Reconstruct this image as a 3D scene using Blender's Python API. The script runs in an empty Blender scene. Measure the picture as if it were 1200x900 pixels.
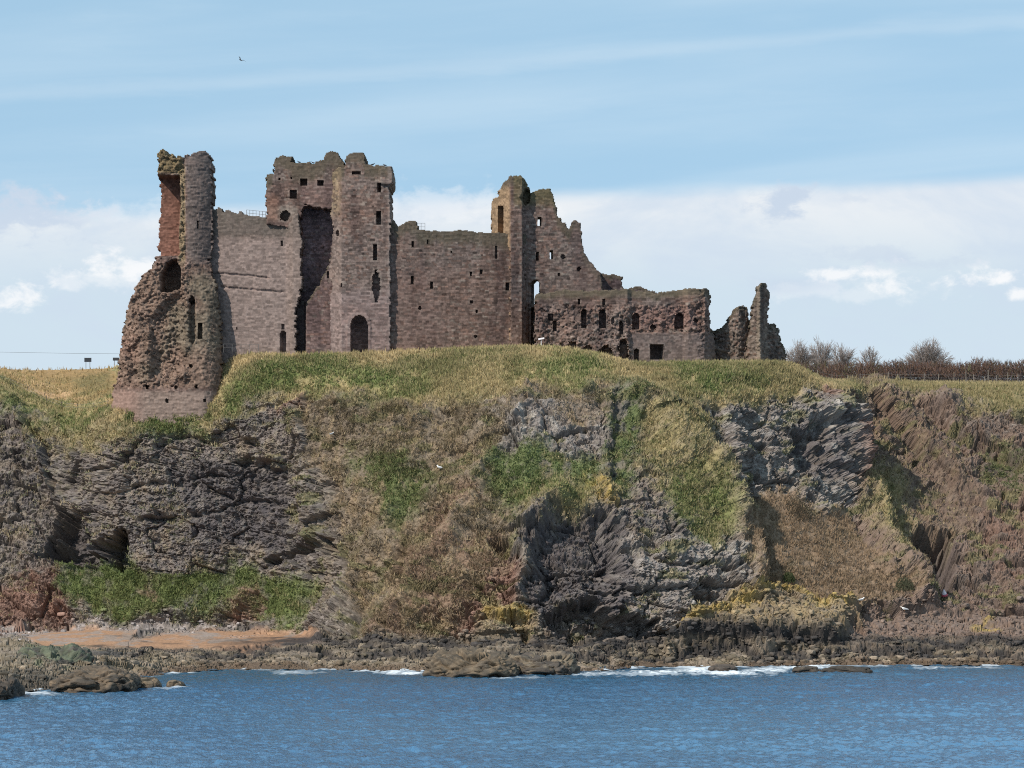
import bpy, math, random
import numpy as np
R = math.radians
random.seed(7)
rng = np.random.default_rng(11)
C = bpy.context.scene.collection
scene = bpy.context.scene

# ------------------------------------------------------------------ camera
F = 4326.9            # focal length in photo pixels (photo is 1200 wide)
HZ = 631.0            # photo row of the eye-level horizon
CAMZ = 16.0           # eye height above the sea
CAMD = 450.0          # the camera stands 450 m off the shoreline
cam = bpy.data.cameras.new("camera"); cam_o = bpy.data.objects.new("camera", cam); C.objects.link(cam_o)
cam_o.location = (0, -CAMD, CAMZ); cam_o.rotation_euler = (R(90), 0, 0)
cam.sensor_width = 36; cam.lens = F * 36 / 1200; cam.shift_y = (HZ - 450) / 1200
cam.clip_start = 1; cam.clip_end = 20000
scene.camera = cam_o

# ------------------------------------------------------------------ light
SUN_AZ = 43.0   # degrees left of straight behind the camera
SUN_EL = 40.0
world = bpy.data.worlds.new("World"); scene.world = world; world.use_nodes = True
sl = bpy.data.lights.new("sun", 'SUN'); so = bpy.data.objects.new("sun", sl); C.objects.link(so)
sl.energy = 3.6; sl.angle = R(0.8); sl.color = (1.0, 0.93, 0.83)
so.location = (-200, -300, 300)
so.rotation_euler = (R(90 - SUN_EL), 0, R(-SUN_AZ))

vs = scene.view_settings
vs.view_transform = 'Standard'; vs.look = 'None'; vs.gamma = 1; vs.exposure = 0.32; vs.use_curve_mapping = False
scene.cycles.use_denoising = False; scene.cycles.filter_width = 1.05
scene.cycles.max_bounces = 5; scene.cycles.diffuse_bounces = 2; scene.cycles.glossy_bounces = 2
scene.cycles.transparent_max_bounces = 4


def build_world():
    nt = world.node_tree; nt.nodes.clear(); L = nt.links
    def N(t, **k):
        n = nt.nodes.new(t)
        for a, b in k.items(): setattr(n, a, b)
        return n
    def M(op, a, b=None, c=None):
        n = N('ShaderNodeMath', operation=op)
        for i, v in enumerate((a, b, c)):
            if v is None: continue
            if isinstance(v, (int, float)): n.inputs[i].default_value = v
            else: L.new(v, n.inputs[i])
        return n.outputs[0]
    def SS(v, a, b):                       # smooth step of v from a to b
        n = N('ShaderNodeMapRange', interpolation_type='SMOOTHSTEP')
        L.new(v, n.inputs[0]); n.inputs[1].default_value = a; n.inputs[2].default_value = b
        return n.outputs[0]
    def MIX(f, a, b):
        n = N('ShaderNodeMix', data_type='RGBA')
        if isinstance(f, (int, float)): n.inputs[0].default_value = f
        else: L.new(f, n.inputs[0])
        for s, v in ((6, a), (7, b)):
            if isinstance(v, tuple): n.inputs[s].default_value = v + (1,)
            else: L.new(v, n.inputs[s])
        return n.outputs[2]
    def XYZ(x, y, z=0.0):
        n = N('ShaderNodeCombineXYZ')
        for i, v in enumerate((x, y, z)):
            if isinstance(v, (int, float)): n.inputs[i].default_value = v
            else: L.new(v, n.inputs[i])
        return n.outputs[0]
    def NOISE(vec, scale, detail=5, rough=.55, dist=0.0):
        n = N('ShaderNodeTexNoise'); L.new(vec, n.inputs['Vector'])
        n.inputs['Scale'].default_value = scale; n.inputs['Detail'].default_value = detail
        n.inputs['Roughness'].default_value = rough; n.inputs['Distortion'].default_value = dist
        return n.outputs[0]
    tc = N('ShaderNodeTexCoord'); sp = N('ShaderNodeSeparateXYZ'); L.new(tc.outputs['Generated'], sp.inputs[0])
    X, Y, Z = sp.outputs
    az = M('ARCTAN2', X, Y)                                     # azimuth from +Y, radians
    el = M('ARCSINE', Z)                                        # elevation, radians
    # bluer, clearer air: the low sky is looked up a little higher than it stands
    zz = M('ADD', M('MULTIPLY', Z, 1.0), 0.15)
    nrm = N('ShaderNodeVectorMath', operation='NORMALIZE'); L.new(XYZ(X, Y, zz), nrm.inputs[0])
    sky = N('ShaderNodeTexSky', sky_type='NISHITA'); sky.sun_disc = False
    sky.sun_elevation = R(SUN_EL); sky.sun_rotation = R(180 + SUN_AZ)
    sky.air_density = 1.0; sky.dust_density = 0.6; sky.ozone_density = 1.2; sky.altitude = 20
    L.new(nrm.outputs[0], sky.inputs[0])
    base = MIX(.55, sky.outputs[0], (4.05, 6.35, 7.9))                # thin even veil of high cloud
    # photo-like direction grid: a = 100 * azimuth, e = 100 * elevation
    a = M('MULTIPLY', az, 100.0); e = M('MULTIPLY', el, 100.0)
    # thin high cirrus streaks, slightly tilted
    ci = NOISE(XYZ(M('MULTIPLY', a, .055), M('ADD', M('MULTIPLY', e, .55), M('MULTIPLY', a, -.035)), 3.1), 1.0, 6, .5, .3)
    ci2 = NOISE(XYZ(M('MULTIPLY', a, .16), M('MULTIPLY', e, .9), 9.0), 1.0, 5, .6)
    cir = M('ADD', M('MULTIPLY', SS(ci, .36, .80), .34), M('MULTIPLY', SS(ci2, .5, .8), .12))
    col = MIX(cir, base, (5.8, 6.9, 7.7))
    # one long bright streak crossing the upper sky
    sline = M('SUBTRACT', M('SUBTRACT', e, 12.85), M('MULTIPLY', a, .075))
    sw = M('ADD', sline, M('MULTIPLY', M('SUBTRACT', ci2, .5), .9))
    stk = M('MULTIPLY', SS(M('ABSOLUTE', sw), .36, .0), .18)
    col = MIX(stk, col, (6.3, 7.1, 7.7))
    # low bank of stratus with a flat top
    n1 = NOISE(XYZ(M('MULTIPLY', a, .10), M('MULTIPLY', e, .5), 1.7), 1.0, 6, .55)
    top = M('ADD', 9.35, M('MULTIPLY', a, .035))
    d = M('SUBTRACT', M('ADD', top, M('MULTIPLY', M('SUBTRACT', n1, .5), 1.0)), e)
    bank = SS(d, -.12, .5)
    n2 = NOISE(XYZ(M('MULTIPLY', a, .2), M('MULTIPLY', e, .42), 5.2), 1.0, 6, .6, .4)
    low = SS(e, 9.4, 6.4)                                        # greyer and bluer lower down
    bankcol = MIX(M('MULTIPLY', low, .92), (7.1, 7.3, 7.5), (5.1, 6.15, 6.95))
    bankcol = MIX(M('MULTIPLY', SS(n2, .38, .66), .75), bankcol, (5.2, 6.0, 7.0))
    col = MIX(M('MULTIPLY', bank, .93), col, bankcol)
    # small cumulus heaps and darker wisps: azimuth, elevation, half width, half height, kind
    n3 = NOISE(XYZ(M('MULTIPLY', a, 1.3), M('MULTIPLY', e, 2.0), 2.2), 1.0, 8, .6, .2)
    n4 = NOISE(XYZ(M('MULTIPLY', a, .45), M('MULTIPLY', e, .6), 8.2), 1.0, 4, .5)
    def puff(px, py, rx, ry, bright, amt):
        nonlocal col
        pa = math.atan((px - 600) / F) * 100; pe = math.atan((HZ - py) / F) * 100
        rx = rx / F * 100; ry = ry / F * 100
        dx = M('DIVIDE', M('SUBTRACT', a, pa), rx); dy = M('DIVIDE', M('SUBTRACT', e, pe), ry)
        dyl = M('MULTIPLY', M('MINIMUM', dy, 0.0), -.35)         # soft flat foot
        r = M('SQRT', M('ADD', M('MULTIPLY', dx, dx), M('MULTIPLY', dy, dy)))
        v = M('ADD', r, M('MULTIPLY', M('SUBTRACT', n3, .5), 3.6))
        v = M('ADD', M('ADD', v, dyl), M('MULTIPLY', M('SUBTRACT', n4, .5), 1.4))
        f = M('MULTIPLY', SS(v, 1.05, .1), amt)
        col = MIX(f, col, (7.9, 8.0, 8.1) if bright else (4.9, 5.7, 6.75))
    puff(30, 262, 120, 36, False, .95); puff(250, 285, 90, 25, False, .35)
    puff(920, 241, 46, 28, False, 1.0); puff(1000, 235, 30, 8, False, .35)
    puff(1020, 300, 90, 14, False, .5)
    puff(140, 316, 62, 20, True, .85); puff(20, 352, 42, 24, True, .8); puff(115, 330, 80, 18, True, .4)
    puff(975, 323, 46, 12, True, .8); puff(1046, 334, 38, 22, True, .75); puff(1152, 328, 46, 18, True, .9); puff(1195, 347, 20, 10, True, .85); puff(1010, 345, 120, 20, True, .3); puff(920, 336, 60, 12, False, .35); puff(1090, 312, 70, 14, False, .45)
    puff(520, 245, 120, 30, True, .35); puff(160, 255, 100, 22, True, .3)
    bg = N('ShaderNodeBackground'); L.new(col, bg.inputs[0]); bg.inputs[1].default_value = .098
    out = N('ShaderNodeOutputWorld'); L.new(bg.outputs[0], out.inputs[0])
build_world()

# ------------------------------------------------------------------ helpers
def px(x, y, Y):
    """photo pixel at depth Y -> world point (arrays welcome)"""
    d = CAMD + Y
    return (x - 600.0) * d / F, Y, CAMZ - (y - HZ) * d / F

def V(x, y, Y): return np.array(px(x, y, Y), dtype=float)

def hash3(ix, iy, iz, seed=0):
    h = (ix.astype(np.int64) * 374761393 + iy.astype(np.int64) * 668265263 + iz.astype(np.int64) * 2147483647 * 3 + seed * 974711) & 0xFFFFFFFF
    h = ((h ^ (h >> 13)) * 1274126177) & 0xFFFFFFFF
    h = ((h ^ (h >> 16)) * 2246822519) & 0xFFFFFFFF
    return ((h ^ (h >> 15)) & 0xFFFFFF).astype(np.float32) / 16777216.0

def vnoise(x, y, z, seed=0):
    fx = np.floor(x); fy = np.floor(y); fz = np.floor(z)
    ix = fx.astype(np.int64); iy = fy.astype(np.int64); iz = fz.astype(np.int64)
    u = x - fx; v = y - fy; w = z - fz
    u = u * u * (3 - 2 * u); v = v * v * (3 - 2 * v); w = w * w * (3 - 2 * w)
    def g(a, b, c): return hash3(ix + a, iy + b, iz + c, seed)
    return ((g(0,0,0)*(1-u)+g(1,0,0)*u)*(1-v)+(g(0,1,0)*(1-u)+g(1,1,0)*u)*v)*(1-w) + \
           ((g(0,0,1)*(1-u)+g(1,0,1)*u)*(1-v)+(g(0,1,1)*(1-u)+g(1,1,1)*u)*v)*w

def fbm(x, y, z, octv=4, seed=0, gain=.5, ridged=False):
    s = 0; a = 1; t = 0
    for o in range(octv):
        n = vnoise(x, y, z, seed + o * 17)
        if ridged: n = 1 - np.abs(2 * n - 1)
        s = s + a * n; t += a; a *= gain
        x = x * 2.03 + 5.1; y = y * 2.03 + 1.7; z = z * 2.03 + 9.2
    return s / t

def worley(x, y, z, seed=0):
    """returns F1, F2 and the hash of the nearest cell"""
    ix = np.floor(x).astype(np.int64); iy = np.floor(y).astype(np.int64); iz = np.floor(z).astype(np.int64)
    f1 = np.full(x.shape, 9., np.float32); f2 = f1.copy(); hid = np.zeros(x.shape, np.float32)
    for a in (-1, 0, 1):
        for b in (-1, 0, 1):
            for c in (-1, 0, 1):
                jx, jy, jz = ix + a, iy + b, iz + c
                dx = jx + hash3(jx, jy, jz, seed) - x; dy = jy + hash3(jx, jy, jz, seed + 1) - y; dz = jz + hash3(jx, jy, jz, seed + 2) - z
                d = np.sqrt(dx * dx + dy * dy + dz * dz).astype(np.float32)
                near = d < f1
                f2 = np.where(near, f1, np.minimum(f2, d)); hid = np.where(near, hash3(jx, jy, jz, seed + 3), hid); f1 = np.where(near, d, f1)
    return f1, f2, hid

def sstep(v, a, b):
    t = np.clip((v - a) / (b - a), 0, 1); return t * t * (3 - 2 * t)

def in_poly(x, y, poly):
    inside = np.zeros(x.shape, bool); n = len(poly)
    for i in range(n):
        x0, y0 = poly[i]; x1, y1 = poly[(i + 1) % n]
        if y0 == y1: continue
        c = ((y0 > y) != (y1 > y)) & (x < (x1 - x0) * (y - y0) / (y1 - y0) + x0)
        inside ^= c
    return inside

def poly_sd(x, y, poly):
    """signed distance to a polygon, positive inside"""
    dm = np.full(x.shape, 1e9); n = len(poly)
    for i in range(n):
        x0, y0 = poly[i]; x1, y1 = poly[(i + 1) % n]
        ex, ey = x1 - x0, y1 - y0; q = ex * ex + ey * ey + 1e-9
        t = np.clip(((x - x0) * ex + (y - y0) * ey) / q, 0, 1)
        dm = np.minimum(dm, (x - x0 - t * ex) ** 2 + (y - y0 - t * ey) ** 2)
    return np.where(in_poly(x, y, poly), 1, -1) * np.sqrt(dm)

def line_d(x, y, pts):
    dm = np.full(x.shape, 1e9)
    for (x0, y0), (x1, y1) in zip(pts[:-1], pts[1:]):
        ex, ey = x1 - x0, y1 - y0; q = ex * ex + ey * ey + 1e-9
        t = np.clip(((x - x0) * ex + (y - y0) * ey) / q, 0, 1)
        dm = np.minimum(dm, (x - x0 - t * ex) ** 2 + (y - y0 - t * ey) ** 2)
    return np.sqrt(dm)

def build(name, verts, quads=None, tris=None, mat=None, parent=None, col=None, smooth=True, floats=None):
    me = bpy.data.meshes.new(name)
    verts = np.asarray(verts, np.float32).reshape(-1, 3)
    q = np.zeros((0, 4), np.int32) if quads is None else np.asarray(quads, np.int32).reshape(-1, 4)
    t = np.zeros((0, 3), np.int32) if tris is None else np.asarray(tris, np.int32).reshape(-1, 3)
    me.vertices.add(len(verts)); me.vertices.foreach_set('co', verts.ravel())
    idx = np.concatenate([q.ravel(), t.ravel()]).astype(np.int32)
    me.loops.add(len(idx)); me.loops.foreach_set('vertex_index', idx)
    st = np.concatenate([np.arange(len(q)) * 4, len(q) * 4 + np.arange(len(t)) * 3]).astype(np.int32)
    me.polygons.add(len(st)); me.polygons.foreach_set('loop_start', st)
    me.polygons.foreach_set('use_smooth', np.full(len(st), smooth, bool))
    if col is not None:
        at = me.attributes.new('col', 'FLOAT_COLOR', 'POINT')
        c = np.ones((len(verts), 4), np.float32); c[:, :3] = np.asarray(col, np.float32).reshape(-1, 3) if np.ndim(col) > 1 else col
        at.data.foreach_set('color', c.ravel())
    for k, v in (floats or {}).items():
        at = me.attributes.new(k, 'FLOAT', 'POINT'); at.data.foreach_set('value', np.asarray(v, np.float32).ravel())
    me.update(calc_edges=True); me.validate()
    if mat: me.materials.append(mat)
    o = bpy.data.objects.new(name, me); C.objects.link(o)
    if parent is not None: o.parent = parent
    return o

def tag(o, label=None, cat=None, group=None, kind=None):
    for k, v in (('label', label), ('category', cat), ('group', group), ('kind', kind)):
        if v: o[k] = v
    return o

def empty(name, loc, label=None, cat=None, group=None):
    o = bpy.data.objects.new(name, None); C.objects.link(o); o.location = loc; o.empty_display_size = .5
    return tag(o, label, cat, group)

def keep_world(o, root):
    """parent a mesh whose vertices are in world space under an Empty that stands elsewhere"""
    o.parent = root
    o.data.transform(__import__('mathutils').Matrix.Translation(-root.location))

class MB:
    """collects simple shapes into one mesh"""
    def __init__(s): s.v = []; s.q = []; s.t = []; s.c = []
    def add(s, v, q=(), t=(), c=(1, 1, 1)):
        b = len(s.v); s.v += [tuple(p) for p in v]; s.q += [tuple(i + b for i in f) for f in q]; s.t += [tuple(i + b for i in f) for f in t]
        s.c += [c] * len(v)
    def box(s, a, b, c=(1, 1, 1)):
        (x0, y0, z0), (x1, y1, z1) = a, b
        s.add([(x0,y0,z0),(x1,y0,z0),(x1,y1,z0),(x0,y1,z0),(x0,y0,z1),(x1,y0,z1),(x1,y1,z1),(x0,y1,z1)],
              [(0,3,2,1),(4,5,6,7),(0,1,5,4),(1,2,6,5),(2,3,7,6),(3,0,4,7)], c=c)
    def tube(s, p0, p1, r0, r1, n=5, c=(1, 1, 1), cap=False):
        p0 = np.array(p0, float); p1 = np.array(p1, float); d = p1 - p0; L = np.linalg.norm(d)
        if L < 1e-6: return
        d /= L; u = np.cross(d, (0, 0, 1.0) if abs(d[2]) < .9 else (1.0, 0, 0)); u /= np.linalg.norm(u); w = np.cross(d, u)
        v = []
        for p, r in ((p0, r0), (p1, r1)):
            for k in range(n):
                a = 2 * math.pi * k / n; v.append(p + r * (math.cos(a) * u + math.sin(a) * w))
        q = [(k, (k + 1) % n, n + (k + 1) % n, n + k) for k in range(n)]
        t = []
        if cap:
            v.append(p1); t = [(n + k, n + (k + 1) % n, 2 * n) for k in range(n)]
        s.add(v, q, t, c)
    def loft(s, pts, rad, n=8, c=(1, 1, 1)):
        """rings along x-ish axis points with (ry, rz) radii"""
        v = []; q = []
        for (x, y, z), (ry, rz) in zip(pts, rad):
            for k in range(n):
                a = 2 * math.pi * k / n; v.append((x, y + ry * math.cos(a), z + rz * math.sin(a)))
        for i in range(len(pts) - 1):
            for k in range(n): q.append((i*n+k, i*n+(k+1)%n, (i+1)*n+(k+1)%n, (i+1)*n+k))
        s.add(v, q, c=c)
    def build(s, name, mat, parent=None, smooth=False):
        return build(name, np.array(s.v), np.array(s.q) if s.q else None, np.array(s.t) if s.t else None, mat, parent, np.array(s.c), smooth)

def mat_attr(name, rough=.9, nscale=1.5, namt=.25, bump=.0, bscale=4.0, bdist=.1, spec=.2, stretch=(1, 1, 1), trans=0.0):
    """surface colour attribute broken up by two noises, with optional fine bump"""
    m = bpy.data.materials.new(name); m.use_nodes = True; nt = m.node_tree; nt.nodes.clear(); L = nt.links
    out = nt.nodes.new('ShaderNodeOutputMaterial'); b = nt.nodes.new('ShaderNodeBsdfPrincipled'); L.new(b.outputs[0], out.inputs[0])
    at = nt.nodes.new('ShaderNodeAttribute'); at.attribute_name = 'col'
    ge = nt.nodes.new('ShaderNodeNewGeometry'); mp = nt.nodes.new('ShaderNodeMapping'); mp.inputs['Scale'].default_value = stretch
    L.new(ge.outputs['Position'], mp.inputs[0])
    n1 = nt.nodes.new('ShaderNodeTexNoise'); n1.inputs['Scale'].default_value = nscale; n1.inputs['Detail'].default_value = 6; n1.inputs['Roughness'].default_value = .65
    L.new(mp.outputs[0], n1.inputs['Vector'])
    mr = nt.nodes.new('ShaderNodeMapRange'); mr.inputs[1].default_value = .3; mr.inputs[2].default_value = .7
    mr.inputs[3].default_value = 1 - namt; mr.inputs[4].default_value = 1 + namt; L.new(n1.outputs[0], mr.inputs[0])
    vm = nt.nodes.new('ShaderNodeVectorMath'); vm.operation = 'SCALE'; L.new(at.outputs['Color'], vm.inputs[0]); L.new(mr.outputs[0], vm.inputs['Scale'])
    L.new(vm.outputs[0], b.inputs['Base Color'])
    b.inputs['Roughness'].default_value = rough; b.inputs['Specular IOR Level'].default_value = spec
    if bump:
        n2 = nt.nodes.new('ShaderNodeTexNoise'); n2.inputs['Scale'].default_value = bscale; n2.inputs['Detail'].default_value = 5; n2.inputs['Roughness'].default_value = .7
        L.new(mp.outputs[0], n2.inputs['Vector'])
        bp = nt.nodes.new('ShaderNodeBump'); bp.inputs['Strength'].default_value = bump; bp.inputs['Distance'].default_value = bdist
        L.new(n2.outputs[0], bp.inputs['Height']); L.new(bp.outputs[0], b.inputs['Normal'])
    if trans:
        tr = nt.nodes.new('ShaderNodeBsdfTranslucent'); L.new(vm.outputs[0], tr.inputs[0]); mx = nt.nodes.new('ShaderNodeMixShader')
        mx.inputs[0].default_value = trans; L.new(b.outputs[0], mx.inputs[1]); L.new(tr.outputs[0], mx.inputs[2]); L.new(mx.outputs[0], out.inputs[0])
    return m

MAT = dict(
    terrain=mat_attr('cliff ground', .95, 2.2, .30, .55, 5.0, .12),
    stone=mat_attr('weathered masonry', .92, 3.0, .22, .5, 6.0, .06),
    rock=mat_attr('shore rock', .8, 2.0, .3, .6, 5.0, .12, .35),
    grass=mat_attr('grass blades', .8, .9, .22, 0, trans=.25),
    twig=mat_attr('bare twigs', .9, 1.0, .2, 0),
    wood=mat_attr('weathered wood', .85, 6.0, .25, .2, 20, .01, stretch=(1, 1, .2)),
    paint=mat_attr('painted board', .5, 3.0, .08, 0, spec=.4),
    feather=mat_attr('feathers', .8, 12.0, .12, 0),
    metal=mat_attr('dull metal', .6, 4.0, .15, 0, spec=.5),
)

# ------------------------------------------------------------------ terrain
# columns of the shore: photo x, then (row, depth) of waterline, shelf, beach, cliff foot, low face, high face, cliff edge, grass shelf, crest
COLS = [
 (-150, (816,), (778,-38), (757,10), (738,45), (690,50), (570,58), (450,66), (440,78), (432,100)),
 (0,    (814,), (775,-36), (757,10), (738,45), (688,50), (570,58), (457,66), (443,78), (429,100)),
 (20,   (812,), (774,-35), (757,10), (738,45), (682,50), (572,58), (478,65), (455,76), (431,100)),
 (70,   (807,), (773,-30), (757,10), (738,45), (662,50), (580,56), (502,60), (478,70), (431,100)),
 (130,  (802,), (775,-18), (758,8),  (736,44), (657,46.5), (570,48), (500,49), (478,50.7), (429,95)),
 (200,  (789,), (772,4),   (760,12), (736,43), (682,46), (570,47.5), (510,48.7), (478,50.5), (420,75)),
 (256,  (785,), (770,8),   (757,15), (737,42), (675,45.5), (570,47), (500,48.5), (472,50), (412,58)),
 (300,  (785,), (770,8),   (756,15), (738,41), (676,44), (570,46.5), (472,48.5), (430,50), (412,53)),
 (350,  (785,), (770,8),   (755,15), (742,33), (690,40), (570,44), (463,47.5), (430,49.5), (413,52)),
 (400,  (785,), (770,7),   (757,13), (748,22), (690,32), (570,39), (470,44), (430,48), (411,51)),
 (450,  (786,), (770,6),   (757,12), (748,17), (680,25), (570,33), (475,41), (435,46), (410,50)),
 (500,  (787,), (770,5),   (757,11), (748,15), (670,21), (570,30), (477,39), (435,45), (408,50)),
 (560,  (787,), (770,4),   (757,10), (746,14), (660,19), (560,28), (468,37), (430,44), (405,49)),
 (600,  (787,), (770,4),   (757,10), (746,14), (660,18), (560,27), (458,36), (425,43), (404,48)),
 (650,  (787,), (771,5),   (757,10), (746,14), (660,18), (555,26), (455,35), (425,42), (404,46)),
 (700,  (786,), (772,6),   (758,11), (746,15), (660,18), (555,26), (455,34), (430,41), (411,45)),
 (740,  (782,), (771,12),  (758,15), (746,18), (655,20), (555,27), (455,35), (437,41), (423,45)),
 (780,  (781,), (771,13),  (758,16), (745,19), (650,21), (555,28), (458,36), (440,41), (423,45)),
 (830,  (784,), (770,12),  (757,17), (743,20), (650,25), (560,31), (470,38), (440,43), (422,46)),
 (860,  (783,), (768,13),  (755,17), (735,21), (650,26.5), (560,33), (472,40), (440,44), (422,47)),
 (880,  (781,), (768,14),  (752,18), (728,22), (650,28), (582,36), (472,43), (440,46), (422,49)),
 (920,  (780,), (768,15),  (750,19), (722,24), (650,30), (582,39), (465,47), (440,50), (422,53)),
 (940,  (780,), (768,15),  (750,19), (720,25), (655,31), (590,40), (462,49), (440,53), (428,57)),
 (962,  (780,), (768,16),  (750,20), (720,26), (660,32), (605,40), (458,51), (448,57), (443,64)),
 (985,  (780,), (768,16),  (750,20), (720,27), (670,33), (610,42), (456,55), (450,64), (445,78)),
 (1010, (780,), (768,17),  (748,21), (722,28), (672,34), (570,52), (455,66), (449,76), (446,92)),
 (1050, (780,), (768,17),  (746,22), (722,30), (672,37), (570,56), (456,70), (450,80), (446,97)),
 (1080, (780,), (768,18),  (745,23), (722,33), (672,41), (560,59), (470,71), (452,81), (446,98)),
 (1130, (780,), (768,18),  (745,24), (722,35), (670,43), (560,60), (478,70), (453,82), (446,98)),
 (1200, (780,), (768,18),  (745,24), (722,35), (670,43), (560,60), (478,70), (453,82), (447,98)),
 (1350, (780,), (768,18),  (745,24), (722,35), (670,43), (560,60), (478,70), (453,82), (447,98)),
]
CX = np.array([c[0] for c in COLS], float)
def y_to_Y0(y): return CAMZ * F / (y - HZ) - CAMD          # depth where the sea surface shows at row y
LEV = [[(c[1][0], y_to_Y0(c[1][0])) for c in COLS]] + [[c[k] for c in COLS] for k in range(2, 10)]
def smooth1(a, x, s):
    k = np.exp(-.5 * ((x[:, None] - x[None, :]) / s) ** 2); k /= k.sum(1, keepdims=True); return k @ a

def level(k, x, s=9.0):
    y = np.interp(x, CX, [p[0] for p in LEV[k]]); Y = np.interp(x, CX, [p[1] for p in LEV[k]])
    return y, Y

STEP = 1.05
fine = np.arange(-60, 1260.1, STEP)
tx = np.concatenate([[-4200, -2200, -1200, -700, -400, -250, -160, -110, -85, -70], fine, [1270, 1285, 1310, 1360, 1450, 1600, 1900, 2400, 3400, 5400]])
def col_levels(x):
    sm = np.clip(x, -60, 1260)
    xs = np.arange(-120, 1321, 4.0)
    res = []
    for k in range(9):
        y, Y = level(k, xs)
        y = smooth1(y, xs, 7.0); Y = smooth1(Y, xs, 8.0)
        res.append((np.interp(sm, xs, y) + (3.0 if k == 8 else 0), np.interp(sm, xs, Y)))
    return res
LV = col_levels(tx)
NSEG = [44, 30, 34, 100, 112, 118, 46, 46]
rowsY = []; rowsy = []; rowsx = []; rowsZ = []
y0, Y0 = LV[0]
def add_row(x, y, Y, Z=None):
    rowsx.append(x); rowsy.append(y); rowsY.append(Y)
    rowsZ.append(CAMZ - (y - HZ) * (CAMD + Y) / F if Z is None else Z)
for dz, dy in ((-7, -45), (-4, -26), (-2, -12), (-1, -6), (-.5, -3)):
    add_row(tx, y0 + 3, Y0 + dy, np.full(tx.shape, float(dz)))
for k, n in enumerate(NSEG):
    ya, Ya = LV[k]; yb, Yb = LV[k + 1]
    for i in range(n):
        t = i / n; add_row(tx, ya + (yb - ya) * t, Ya + (Yb - Ya) * t)
yc, Yc = LV[8]; add_row(tx, yc, Yc); Zc = rowsZ[-1]
for dY, dz in ((1.5, .12), (3, .2), (5, .2), (8, .1), (12, 0), (20, -.2), (40, -.5), (90, -1), (250, -2), (900, -3), (3500, -6), (9000, -20)):
    add_row(tx, yc, Yc + dY, Zc + dz)
gx = np.array(rowsx); gy = np.array(rowsy); gY = np.array(rowsY); gZ = np.array(rowsZ)
# soften the profile breaks along the columns
def blur_rows(a, n):
    for _ in range(n):
        b = a.copy(); b[1:-1] = .25 * a[:-2] + .5 * a[1:-1] + .25 * a[2:]; b[-12:] = a[-12:]; b[:5] = a[:5]; a = b
    return a
gY2 = blur_rows(gY, 30)
vis = np.arange(gx.shape[0]) < gx.shape[0] - 12
gY = np.where(vis[:, None] & (np.arange(gx.shape[0])[:, None] > 5), gY2, gY)
gZ = np.where(vis[:, None] & (np.arange(gx.shape[0])[:, None] > 4), CAMZ - (gy - HZ) * (CAMD + gY) / F, gZ)
NR, NC = gx.shape
gX = (gx - 600) * (CAMD + gY) / F
rowi = np.repeat(np.arange(NR)[:, None], NC, 1)

# --- masks on the ground: where turf, dead grass, bare earth, sand and lichen lie
wx = gx + 24 * (fbm(gX * .25, gY * .25, gZ * .25, 4, 3) - .5) * 2 + 8 * (fbm(gX * 1.3, gY * 1.3, gZ * 1.3, 3, 4) - .5) * 2
wy = gy + 22 * (fbm(gX * .25, gY * .25, gZ * .25, 4, 9) - .5) * 2 + 8 * (fbm(gX * 1.3, gY * 1.3, gZ * 1.3, 3, 5) - .5) * 2
def region(poly, feather=12, warp=True):
    xs = [p[0] for p in poly]; ys = [p[1] for p in poly]; mgn = 45
    out = np.zeros(gx.shape)
    X_, Y_ = (wx, wy) if warp else (gx, gy)
    sel = (gx > min(xs) - mgn) & (gx < max(xs) + mgn) & (gy > min(ys) - mgn) & (gy < max(ys) + mgn)
    out[sel] = sstep(poly_sd(X_[sel], Y_[sel], poly), -feather, feather)
    return out
def regions(polys, feather=13):
    m = np.zeros(gx.shape)
    for p in polys: m = np.maximum(m, region(p, feather))
    return m
edge_y = LV[6][0][None, :]; crest_y = LV[8][0][None, :]
turf = sstep(wy, edge_y + 9, edge_y - 9) * (rowi > 5)                        # the grassy cap of the headland
turf[-13:] = 1
green = regions([
 [(150,482),(256,480),(285,440),(310,422),(400,418),(470,432),(505,448),(500,464),(420,466),(370,463),(320,460),(285,470),(255,502),(200,514),(160,503)],
 [(415,535),(465,518),(512,555),(500,592),(470,622),(440,592),(420,560)],
 [(575,532),(620,525),(705,535),(708,560),(640,588),(600,610),(580,590),(566,560)],
 [(712,490),(738,455),(752,460),(742,520),(735,575),(716,560)],
 [(782,560),(812,548),(842,590),(850,628),(815,640),(788,600)],
 [(80,662),(150,656),(190,685),(262,670),(300,671),(362,690),(352,732),(312,730),(294,688),(252,702),(240,722),(190,716),(105,722),(86,692)],
 [(0,462),(40,478),(72,482),(128,474),(132,488),(70,506),(36,500),(0,480)],
 [(1158,540),(1205,532),(1205,576),(1162,570)], [(915,668),(932,662),(940,676),(922,682)],
 [(640,405),(700,412),(720,440),(690,452),(640,446),(610,440)], [(790,428),(850,430),(900,440),(880,458),(800,455)],
])
yellow = regions([
 [(744,450),(800,446),(832,495),(838,560),(856,625),(828,648),(798,600),(775,566),(748,545)],
 [(1000,575),(1020,540),(1060,545),(1070,600),(1082,682),(1050,662),(1012,612)],
 [(30,500),(80,500),(150,500),(160,520),(80,522),(40,520)],
 [(470,450),(560,420),(640,415),(600,450),(560,470),(480,476)],
 [(1040,448),(1205,448),(1205,482),(1120,480),(1060,462)],
 [(590,585),(640,560),(700,560),(690,585),(620,610)], [(840,430),(930,425),(950,450),(920,475),(860,470)],
])
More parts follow.
